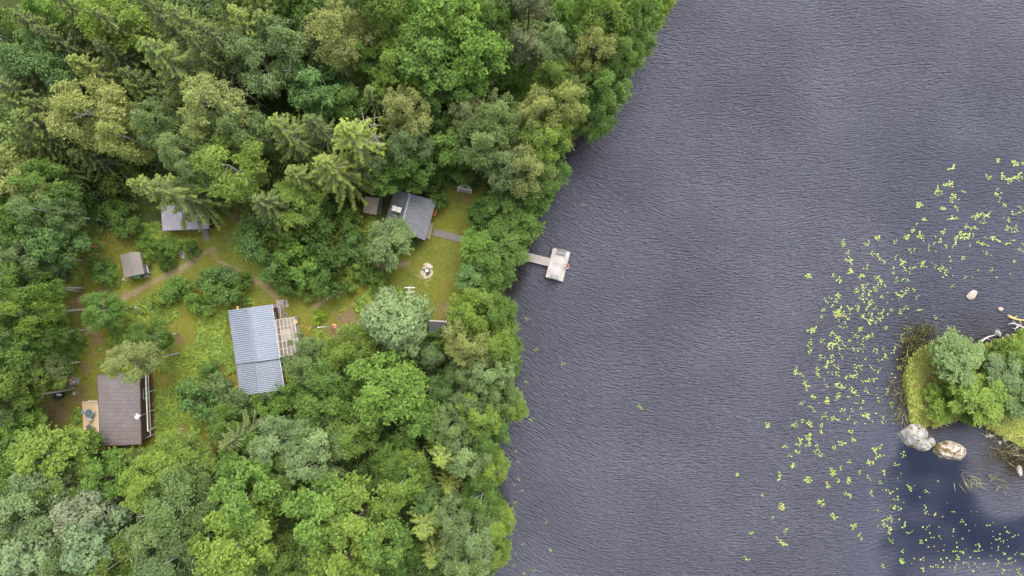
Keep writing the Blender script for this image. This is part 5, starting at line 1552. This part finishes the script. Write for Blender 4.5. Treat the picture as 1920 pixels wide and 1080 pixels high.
k.tube([a, m, e], [.10, .13, .06], 7); k.tube([m, P(694, 166, 3.4), P(703, 157, 3.2)], [.07, .05, .02], 6); k.tube([a, P(660, 175, 1.5), P(652, 178, 0)], [.1, .11, .12], 6)
solo('fallen_limb', k, M_PINEBARK, 'brown fallen limb lodged in the gap left of the fine-twigged birch', 'fallen limb', smooth=True)
# ---------------------------------------------------------------- undergrowth, scrub, reeds
def leaf_stuff(name, pts, z, height, n_leaf, rad, size, colour_a, colour_b, seed, upness=.9, aspect=.5):
    rg = np.random.default_rng(seed)
    n = len(pts)
    k = np.repeat(np.arange(n), n_leaf)
    m = len(k)
    rr = rad[k] * np.sqrt(rg.random(m)); ph = rg.uniform(0, 2 * np.pi, m)
    c = np.stack([pts[k, 0] + rr * np.cos(ph), pts[k, 1] + rr * np.sin(ph), z[k] + height[k] * (1 - .6 * (rr / np.maximum(rad[k], .01)) ** 2) * rg.uniform(.45, 1, m)], 1)
    nr = np.stack([np.cos(ph) * .5 * rr / rad[k], np.sin(ph) * .5 * rr / rad[k], np.full(m, upness)], 1) + rg.normal(size=(m, 3)) * .35
    v, f = leaf_quads(c, nr, size * rg.uniform(.6, 1.4, m), aspect, rg)
    mt, N, L, b = nt(name + '_leaves')
    t = attr(N, 'tint')
    L.new(ramp(N, L, t, [(.1, colour_a), (.9, colour_b)]), b.inputs['Base Color']); b.inputs['Roughness'].default_value = .6
    tint = np.clip(rg.random(n)[k] * .75 + rg.random(m) * .25, 0, 1)
    o = link(name, mesh_np(name, v, f, [mt], attrs={'tint': ('FACE', tint)}))
    tag(o, kind='stuff'); return o

FOOT = [px_poly(l) for l in ([(425, 575), (512, 565), (536, 735), (450, 748)], [(508, 555), (545, 560), (575, 670), (525, 680)], [(150, 695), (292, 690), (295, 835), (185, 845), (150, 815)],
        [(715, 345), (830, 372), (808, 455), (712, 425)], [(220, 470), (285, 475), (285, 528), (225, 528)], [(300, 360), (402, 360), (402, 455), (300, 436)], [(678, 365), (722, 368), (718, 408), (676, 402)], [(800, 598), (842, 600), (842, 636), (800, 636)])]
def free(pts):
    ok = np.ones(len(pts), bool)
    for f in FOOT: ok &= sdist(pts, f) < .05
    return ok
rg = np.random.default_rng(77)
# shade plants of the wood
pts = np.stack([rg.uniform(-66, 24, 42000), rg.uniform(-38, 38, 42000)], 1)
sl = sdist(pts, LAND); cl = sdist(pts, CLEARING); la = sdist(pts, LAWN)
ok = (sl > .6) & (cl < .2) & (la < -.6) & free(pts) & (vnoise(pts, .22, 31) + .5 * vnoise(pts, .8, 32) > .60)
for l in GREENWAY: ok &= pdist(pts, l) > 1.6
pts = pts[ok]; n = len(pts)
leaf_stuff('forest_undergrowth', pts, np.zeros(n) + .05, rg.uniform(.3, 1.0, n) + 1.6 * (rg.random(n) < .22), 11, rg.uniform(.25, .65, n), .16, (.032, .066, .008), (.085, .142, .018), 41)
# scrub of the clearing: bilberry, fern, tall grass
pts = np.stack([rg.uniform(-60, 0, 80000), rg.uniform(-24, 12, 80000)], 1)
cl = sdist(pts, CLEARING); la = sdist(pts, LAWN)
ok = (cl > -.8) & (la < -.3) & free(pts) & (vnoise(pts, .35, 33) + .45 * vnoise(pts, 1.2, 34) > .62)
for l in GREENWAY: ok &= pdist(pts, l) > 1.25 + .5 * vnoise(pts, .6, 36)
for (c, r) in BARE: ok &= np.linalg.norm(pts - np.array(P(*c).xy), axis=1) > r * S_PX * (.75 + .4 * vnoise(pts, .9, 35))
pts = pts[ok]; n = len(pts)
hgt = rg.uniform(.10, .45, n) * (.5 + 1.2 * vnoise(pts, .4, 37))
leaf_stuff('clearing_scrub', pts, np.zeros(n) + .08, hgt, 9, rg.uniform(.15, .40, n), .10, (.08, .145, .012), (.25, .30, .028), 42)
sel = (vnoise(pts, .5, 45) > .55) & (rg.random(n) < .38); pd = pts[sel]; m_ = len(pd)
leaf_stuff('bilberry_and_fern', pd, np.zeros(m_) + .08, rg.uniform(.25, .8, m_), 16, rg.uniform(.2, .5, m_), .11, (.07, .13, .012), (.165, .24, .026), 46)
# grass tufts of the lawn and along the tracks
pts = np.stack([rg.uniform(-55, 0, 30000), rg.uniform(-10, 14, 30000)], 1)
d = np.full(len(pts), 1e9)
for l in GREENWAY: d = np.minimum(d, pdist(pts, l))
ok = ((sdist(pts, LAWN) > -.4) | (d < 1.7)) & free(pts)
for l in TRAILS: ok &= pdist(pts, l) > .45
for (c, r) in BARE: ok &= np.linalg.norm(pts - np.array(P(*c).xy), axis=1) > r * S_PX * (.5 + .7 * vnoise(pts, .9, 38))
pts = pts[ok]; n = len(pts)
leaf_stuff('lawn_grass', pts, np.zeros(n) + .09, rg.uniform(.02, .12, n), 6, rg.uniform(.10, .28, n), .07, (.085, .125, .012), (.18, .205, .028), 43, 1.2, .3)
# islet turf and low growth
pts = np.stack([rg.uniform(48, 72, 9000), rg.uniform(-21, -3, 9000)], 1)
si = sdist(pts, ISLE); px = pts[:, 0] / S_PX + 960
ok = (si > -.1) & ~((np.abs(px - 1740 - 6 * (vnoise(pts, .5, 39) - .5)) < 8) & (pts[:, 1] < P(0, 690).y))
pts = pts[ok]; n = len(pts); si = si[ok]
leaf_stuff('islet_turf', pts, np.zeros(n) + .02, rg.uniform(.05, .25, n) + .35 * (si > 1.8) * rg.random(n), 10, rg.uniform(.15, .4, n), .10, (.145, .19, .022), (.30, .31, .06), 44)
# reeds standing in the water west of the islet
def reeds(name, zones, seed, ca, cb):
    rg = np.random.default_rng(seed); cs = []; ax = []; ss = []
    for (x, y, rx, ry, n, lean) in zones:
        p = np.array(P(x, y).xy)
        q = p + rg.normal(size=(n, 2)) * np.array([rx, ry]) * S_PX * .6
        L = rg.uniform(.35, .95, n)
        a = np.stack([rg.normal(size=n) * .5 + lean[0], rg.normal(size=n) * .5 + lean[1], rg.uniform(.25, 1.0, n)], 1); a /= np.linalg.norm(a, axis=1, keepdims=True)
        cs.append(np.stack([q[:, 0], q[:, 1], np.full(n, WATER_Z)], 1) + a * L[:, None] * .8); ax.append(a); ss.append(L)
    c = np.concatenate(cs); a = np.concatenate(ax); s = np.concatenate(ss)
    nr = np.cross(a, rg.normal(size=a.shape))
    v, f = leaf_quads(c, nr, s, .055, rg, a * 4)
    m, N, L_, b = nt(name + '_blades'); L_.new(ramp(N, L_, attr(N, 'tint'), [(0, ca), (1, cb)]), b.inputs['Base Color']); b.inputs['Roughness'].default_value = .7
    tag(link(name, mesh_np(name, v, f, [m], attrs={'tint': ('FACE', rg.random(len(c)))})), kind='stuff')
reeds('reeds', [(1718, 640, 22, 22, 260, (-.5, .3)), (1706, 672, 8, 24, 90, (-.6, .2)), (1698, 730, 8, 28, 70, (-.5, -.1)), (1676, 730, 12, 22, 60, (-.4, 0)), (1740, 628, 16, 12, 160, (-.2, .6)),
                (1668, 776, 3, 12, 14, (0, .8)), (1678, 792, 3, 6, 9, (0, .8)), (1694, 770, 8, 22, 60, (-.4, 0))], 51, (.07, .07, .02), (.20, .185, .07))
reeds('sedge', [(1890, 845, 30, 16, 34, (.3, .5)), (1880, 850, 22, 12, 20, (.5, -.2)), (1862, 822, 14, 8, 30, (.2, .6)), (1910, 862, 10, 16, 24, (0, .3)), (1898, 850, 10, 6, 16, (.8, 0)), (1812, 900, 12, 16, 26, (.4, -.5)), (1835, 898, 10, 12, 20, (.3, -.5)),
                (1876, 912, 12, 8, 18, (.2, .3)), (1860, 896, 8, 8, 12, (0, .3)), (1908, 836, 10, 12, 40, (0, .4))], 52, (.10, .095, .045), (.24, .22, .12))
# litter of fallen twigs on the forest floor
rg = np.random.default_rng(61)
pts = np.stack([rg.uniform(-60, 22, 1500), rg.uniform(-36, 36, 1500)], 1)
ok = (sdist(pts, LAND) > .8) & (sdist(pts, LAWN) < -.4) & free(pts); pts = pts[ok]
k = MB()
for p in pts:
    a = rg.uniform(0, 6.28); L = rg.uniform(.3, 1.3); z = .12
    k.tube([(p[0], p[1], z), (p[0] + L * math.cos(a) * .5, p[1] + L * math.sin(a) * .5, z + .1), (p[0] + L * math.cos(a + .2), p[1] + L * math.sin(a + .2), z)], [.03, .025, .01], 4)
tag(link('fallen_twigs', k.mesh('fallen_twigs', [M_TWIG], True)), kind='stuff')

# ---------------------------------------------------------------- water lilies
def lily_mat():
    m, N, L, b = nt('lily_pad')
    t = attr(N, 'tint')
    c = ramp(N, L, t, [(0, (.13, .20, .03)), (.5, (.22, .29, .05)), (.86, (.31, .355, .09)), (.95, (.50, .30, .04)), (1, (.42, .14, .04))])
    L.new(c, b.inputs['Base Color']); b.inputs['Roughness'].default_value = .45
    return m
M_LILY = lily_mat()
def pad_geo(vs, fs, ti, c, r, rot, rg, root=None):
    """a notched pad, a hair above the water, and the stalk that ties it to its root"""
    b = len(vs); n = 9
    tilt = rg.normal(size=2) * .03
    for i in range(n):
        a = rot + .22 + (2 * math.pi - .44) * i / (n - 1)
        x, y = r * math.cos(a) * 1.0, r * math.sin(a) * .9
        vs.append((c[0] + x, c[1] + y, WATER_Z + .035 + tilt[0] * x + tilt[1] * y))
    vs.append((c[0], c[1], WATER_Z + .035))
    t = rg.random() * .86 if rg.random() > .025 else rg.uniform(.88, 1)
    for i in range(n - 1): fs.append((b + n, b + i, b + i + 1)); ti.append(t)
    if root is not None:
        fs.append((b + n, root, root + 1)); ti.append(t)
def lily_mesh(name, cl, seed):
    rg = np.random.default_rng(seed); vs = []; fs = []; ti = []
    for (x, y, n) in cl:
        p = P(x, y, WATER_Z); pl = []
        for i in range(n):
            r = rg.uniform(.060, .118) * (1 + .22 * (n > 6)) * (.75 if x < 1100 else 1)
            if not pl: q = np.array([0.0, 0.0])
            else:
                for _ in range(20):
                    o = pl[rg.integers(len(pl))]; a = rg.uniform(0, 6.28); q = o[0] + np.array([math.cos(a), math.sin(a)]) * (o[1] + r) * rg.uniform(.85, 1.25) * (1.0 if n > 5 else 1.35)
                    if all(np.linalg.norm(q - s[0]) > .75 * (s[1] + r) for s in pl): break
            pl.append((q, r))
        m = sum(s[0] for s in pl) / len(pl)
        e = len(vs); vs += [(p.x, p.y, WATER_Z - .8), (p.x + .04, p.y, WATER_Z - .8)]      # one shared root per plant
        for q, r in pl: pad_geo(vs, fs, ti, (p.x + q[0] - m[0], p.y + q[1] - m[1]), r, rg.uniform(0, 6.28), rg, e)
    return mesh_np(name, np.array(vs), np.array(fs), [M_LILY], attrs={'tint': ('FACE', np.array(ti))})

LILY = []
def zone(x0, y0, s, data, default):
    for w in data.split():
        q = w.split(','); LILY.append((x0 + float(q[0]) / s, y0 + float(q[1]) / s, int(q[2]), default))
zone(1600, 280, 6, "1625,125,6 1820,155,9 1905,150,4 1110,205,7 1520,312,7 1680,310,7 1715,335,3 1760,350,8 1840,305,10 1895,325,2 1860,355,1 1070,385,9 1105,410,3 1030,412,2 940,455,9 985,480,4 955,515,2 1237,475,3 1130,520,8 1105,565,5 1185,565,1 1088,592,1 1625,445,2 1605,505,5 1662,490,1 1640,540,2 1640,580,2 1695,625,6 738,622,9 1010,665,6 1155,660,4 1130,770,7 1078,785,2 1870,650,3 1910,680,3 1808,720,5 1865,712,2 795,790,6 712,840,2 668,910,4 1350,760,4 1370,790,1 1405,740,8 1525,720,6 1495,750,7 1470,790,2 1445,825,3 1490,825,1 1690,770,1 1745,790,6 1730,885,6 1785,910,4 1830,890,5 1265,860,5 1300,885,4 1355,880,5 1395,895,2 272,995,7 597,985,9 742,970,7 780,1000,5 160,1060,5 470,1040,4 1010,925,4 1215,960,10 1280,975,9 1345,970,4 1155,1005,7 975,1030,3 1485,995,2 1550,990,3 1600,1010,7", 'N')
zone(1480, 440, 6, "605,95,8 840,100,1 660,215,5 680,297,7 690,415,8 215,463,7 490,460,6 562,512,7 930,212,4 990,235,5 1030,285,3 1070,305,2 1355,175,5 1405,170,2 1200,250,3 1190,280,1 1270,310,7 875,370,5 835,380,1 810,468,7 980,480,5 1010,495,3 1028,530,6 1072,570,3 1170,375,3 1172,430,4 1290,390,5 1355,375,3 1405,370,2 825,575,4 838,615,5 868,560,3 760,628,5 735,650,2 900,645,6 900,685,2 985,580,4 970,625,4 550,685,7 825,695,4 815,730,5 868,722,2 1035,705,3 1280,505,3 1330,520,3 1200,530,3 460,710,2 410,742,3 525,740,4 900,785,10 955,830,3 480,800,2 380,845,4 685,830,7 765,800,3 768,838,3 570,838,6 515,875,7 545,890,8 590,910,7 608,875,3 362,930,4 345,965,1 555,967,2 680,888,1 665,945,3 628,993,2 840,935,6 828,905,3 905,885,3 905,970,8 930,920,3 1005,950,5 1040,935,4 1035,885,3 1055,855,2 1155,850,3 1310,825,4 1250,860,3 1108,900,2 970,985,4 1240,680,7 1290,655,4 1330,615,4 1400,625,4 800,1060,4 565,1032,2 608,1050,2", 'W')
zone(1700, 420, 6, "70,75,5 410,85,5 530,245,6 805,205,5 855,225,6 910,240,2 710,237,2 250,240,2 245,282,3 310,215,3 440,250,3 375,190,3 635,380,4 180,450,9 85,490,3 325,470,3 385,505,5 440,520,5 435,555,3 515,695,3 655,605,2 955,510,3 895,330,4 1210,420,3 1190,185,3 1140,220,3 1275,290,4 1315,230,3 120,820,4 140,965,5 320,1050,4", 'N')
zone(1460, 600, 5.4, "340,100,12 320,225,5 318,280,5 315,325,4 535,135,6 568,155,3 440,205,4 470,240,2 510,258,7 555,258,7 605,185,7 570,215,3 640,212,2 715,212,5 610,262,3 625,295,4 660,255,3 535,365,6 625,352,3 435,385,4 415,360,2 535,420,5 480,460,7 558,457,3 600,475,4 170,515,8 195,540,5 240,565,3 392,490,5 395,545,6 415,575,2 265,635,7 290,680,6 340,770,6 365,790,2 235,845,4 345,900,5 315,875,2 490,815,10 598,770,8 580,655,6 605,645,4 635,680,7 485,660,3 460,605,2 540,540,3 595,545,4 735,570,6 770,575,3 680,580,3 760,720,7 790,755,3 725,690,2 710,778,2 780,510,5 790,460,3 835,500,2 830,465,3 900,170,7 945,160,4 850,200,3 795,165,5 760,165,3 825,95,5 755,295,4 805,295,3 845,310,4 850,255,3 970,300,3 995,325,3 1080,370,6 1010,410,2 1060,290,3 880,390,2 945,485,4 1015,510,4 870,620,5 905,610,4 965,600,6 880,705,3 905,735,3 890,965,9 840,955,2 830,895,3 855,830,3 780,840,3 1010,815,4 1055,985,4 1085,1025,2 1050,1040,2 1140,860,6 560,1000,7 460,965,5 490,990,2 240,1018,4 315,1050,7 180,1050,4 640,915,3 740,915,3 710,990,3 775,1035,4 1250,185,8 1290,85,4 1220,480,6 1100,710,5 1165,305,5 1085,75,5", 'W')
zone(1380, 780, 3.6, "212,60,7 390,65,6 575,70,5 575,108,6 495,130,7 492,165,8 485,195,5 432,172,8 407,190,3 330,205,6 415,242,6 363,267,4 385,333,8 293,405,7 10,398,4 487,430,12 545,200,3 555,235,5 530,245,3 568,265,6 662,212,5 713,182,8 773,105,5 790,158,6 930,225,6 973,210,5 950,258,10 985,267,4 903,315,8 763,307,4 650,365,7 655,390,8 707,350,6 690,435,4 620,470,7 763,435,9 833,383,4 740,520,5 770,535,4 912,518,5 970,447,4 1000,380,6 895,418,4 573,585,11 660,678,8 793,745,8 830,800,4 845,828,4 1040,690,5 1010,705,5 1003,735,5 1035,770,8 1043,838,5 315,615,9 292,607,4 180,535,3 247,687,2 337,768,5 330,795,2 105,790,6 287,830,3 317,862,9 70,962,6 990,1010,4 1070,615,6 1040,515,5", 'S')
zone(1640, 840, 4.5, "240,55,5 180,140,5 290,325,5 300,350,3 437,368,4 185,430,5 215,510,4 425,490,2 425,515,2 250,650,5 310,705,3 275,715,2 390,790,4 235,870,3 230,955,8 405,935,4 405,1020,6 525,993,3 480,1000,2 675,1025,3 700,925,4 735,880,3 670,870,2 865,865,4 840,870,3 870,820,3 1040,975,4 1140,930,4 1210,1030,4 1085,1025,2 1090,890,3 1035,770,3 1085,790,2 1170,745,3 1040,855,2 1240,1075,4 1250,890,3 1150,970,3", 'E')
NEAR = {(968, 846): 3, (971, 865): 3, (972, 897): 4, (964, 908): 2, (978, 920): 3, (966, 942): 5, (1024, 980): 4, (1032, 1031): 6, (981, 1020): 4, (967, 1039): 3, (948, 1050): 3, (964, 1060): 4, (982, 1075): 5, (1000, 1069): 4}
for (x, y), n in NEAR.items(): LILY.append((x, y, n, 'B'))
ONE = {(1093, 384): 'single ragged lily plant on open water north-east of the jetty', (988, 598): 'pale drowned lily pads just off the shore south of the jetty', (1006, 655): 'sparse lily pads off the shore below the drowned pale ones',
       (1055, 682): 'small yellow lily cluster south of the jetty, farthest of three from shore', (986, 716): 'little lily cluster close to the crowns overhanging the shore', (996, 787): 'lily cluster off the shore where a yellow crown juts out',
       (1200, 763): 'lone tiny lily cluster in the middle of the open lake', (1382, 890): 'lone lily cluster farthest out south-west of the boulders'}
for (x, y) in ONE: LILY.append((x, y, 5, ONE[(x, y)]))
OWN = {(340, 100): 'biggest dense ring of yellow-green lily pads on the west side of the lily belt', (487, 430): 'dense solid lily clump off the tip of the southern belt', (573, 585): 'lily ring with one red pad on its west side'}
WORDS = dict(N='yellow-green lily clump among those strung over the open water north of the islet', W='yellow-green lily clump in the loose belt of pads west of the islet',
             S='yellow-green lily clump scattered over open water south-west of the boulders', E='small lily clump on the dark blue water south of the three boulders', B='thin lily clump fringing the shore below the lakeside birches')
GRP = dict(N='lily clumps north of the islet', W='lily clumps in the belt west of the islet', S='lily clumps south-west of the boulders', E='lily clumps on the dark bay', B='lily clumps along the wooded shore')
special = {(round(1460 + 340 / 5.4), round(600 + 100 / 5.4)): 'biggest dense ring of lily pads on the west edge of the lily belt', (round(1380 + 487 / 3.6), round(780 + 430 / 3.6)): 'dense solid lily clump on open water, westmost big one south of the belt',
           (round(1380 + 573 / 3.6), round(780 + 585 / 3.6)): 'lily ring with a red-orange pad on open water south-west of the boulders', (round(1600 + 738 / 6), round(280 + 622 / 6)): 'round lily clump standing alone at the north-west edge of the northern group',
           (round(1600 + 1110 / 6), round(280 + 205 / 6)): 'lily clump standing alone north of all others but those at the photo edge', (round(1480 + 605 / 6), round(440 + 95 / 6)): 'slanting solid lily clump at the north-west corner of the belt',
           (round(1480 + 215 / 6), round(440 + 463 / 6)): 'lone lily clump farthest west beside the upper belt', (round(1460 + 490 / 5.4), round(600 + 815 / 5.4)): 'large leafy lily clump with a tail, west of the islet point',
           (round(1380 + 70 / 3.6), round(780 + 962 / 3.6)): 'lone small lily clump lowest on the open lake', (round(1380 + 317 / 3.6), round(780 + 862 / 3.6)): 'squarish lily clump above the lone lowest one', (round(1380 + 315 / 3.6), round(780 + 615 / 3.6)): 'three-lobed lily clump alone on open water far west of the dark bay'}
LILY.sort(key=lambda q: -(q[2] + (20 if len(q[3]) > 1 else 0) + (3 if q[3] == 'B' else 0)))
for i, (x, y, n, zn) in enumerate(LILY[:296]):
    o = link('water_lily', lily_mesh('water_lily', [(x, y, n)], 900 + i))
    sp = special.get((round(x), round(y)))
    if len(zn) > 1: tag(o, zn, 'water lily', 'lone lily clumps on the open lake')
    elif sp: tag(o, sp, 'water lily', GRP[zn])
    else: tag(o, WORDS[zn], 'water lily', GRP[zn])
rest = [q[:3] for q in LILY[296:]]
rg = np.random.default_rng(91)
def scatter(poly, n):
    p = np.array(poly, float); lo, hi = p.min(0), p.max(0); out = []
    while len(out) < n:
        q = rg.uniform(lo, hi, (400, 2)); q = q[sdist(q, p) > 0]; out += list(q)
    return [(x, y, 1) for x, y in out[:n]]
rest += scatter([(1560, 560), (1700, 500), (1720, 600), (1700, 640), (1690, 780), (1600, 800), (1530, 760), (1560, 640)], 60)
rest += scatter([(1700, 440), (1910, 440), (1915, 530), (1700, 520)], 25)
rest += scatter([(1660, 850), (1760, 900), (1800, 970), (1700, 1070), (1640, 980)], 25)
rest += scatter([(1720, 960), (1830, 950), (1920, 1000), (1920, 1075), (1760, 1075)], 85)
tag(link('small_lily_pads', lily_mesh('small_lily_pads', rest, 77)), kind='stuff')

# ---------------------------------------------------------------- the wood goes on round about, beyond what the photo shows
rg = np.random.default_rng(5)
vs, fs, tt, cc, off = [], [], [], [], 0
spots = []
while len(spots) < 150:
    x, y = rg.uniform(-100, 30), rg.uniform(-70, 70)
    if (x > -66 and abs(y) < 40) or sdist(np.array([[x, y]]), LAND)[0] < 1.5: continue
    if all(math.hypot(x - a, y - b) > 4.6 for a, b in spots): spots.append((x, y))
for (x, y) in spots:
    key = ('birch', 'broadleaf', 'spruce', 'birch')[rg.integers(4)]; pr = PROTO[key][rg.integers(len(PROTO[key]))]
    me = pr['crown']; n = len(me.polygons); co = np.empty(len(me.vertices) * 3, np.float32); me.vertices.foreach_get('co', co); co = co.reshape(n, 4, 3)
    pick = rg.choice(n, 1500, replace=False); q = co[pick]; ctr = q.mean(1, keepdims=True); q = ctr + (q - ctr) * 2.2
    a = rg.uniform(0, 6.28); k_ = rg.uniform(.85, 1.15)
    R_ = np.array([[math.cos(a), -math.sin(a), 0], [math.sin(a), math.cos(a), 0], [0, 0, 1]]) * k_
    vs.append((q.reshape(-1, 3) @ R_.T + [x, y, 0]).astype(np.float32)); fs.append(np.arange(6000).reshape(1500, 4) + off); off += 6000; tt.append(rg.random(1500)); cc += [0] * 1500
    th = pr['h'] * .8 * k_; an = [(1, 1), (-1, 1), (-1, -1), (1, -1)]
    tv = [(x + .17 * u, y + .17 * w, -.4) for u, w in an] + [(x + .05 * u, y + .05 * w, th) for u, w in an]
    vs.append(np.array(tv, np.float32)); fs.append(np.array([(i, (i + 1) % 4, 4 + (i + 1) % 4, 4 + i) for i in range(4)]) + off); off += 8; tt.append(np.zeros(4)); cc += [1] * 4
o = link('surrounding_forest', mesh_np('surrounding_forest', np.concatenate(vs), np.concatenate(fs), [M_LEAF, M_BARK], cc, attrs={'tint': ('FACE', np.concatenate(tt))}))
o.color = (.125, .185, .05, 1); tag(o, kind='stuff')
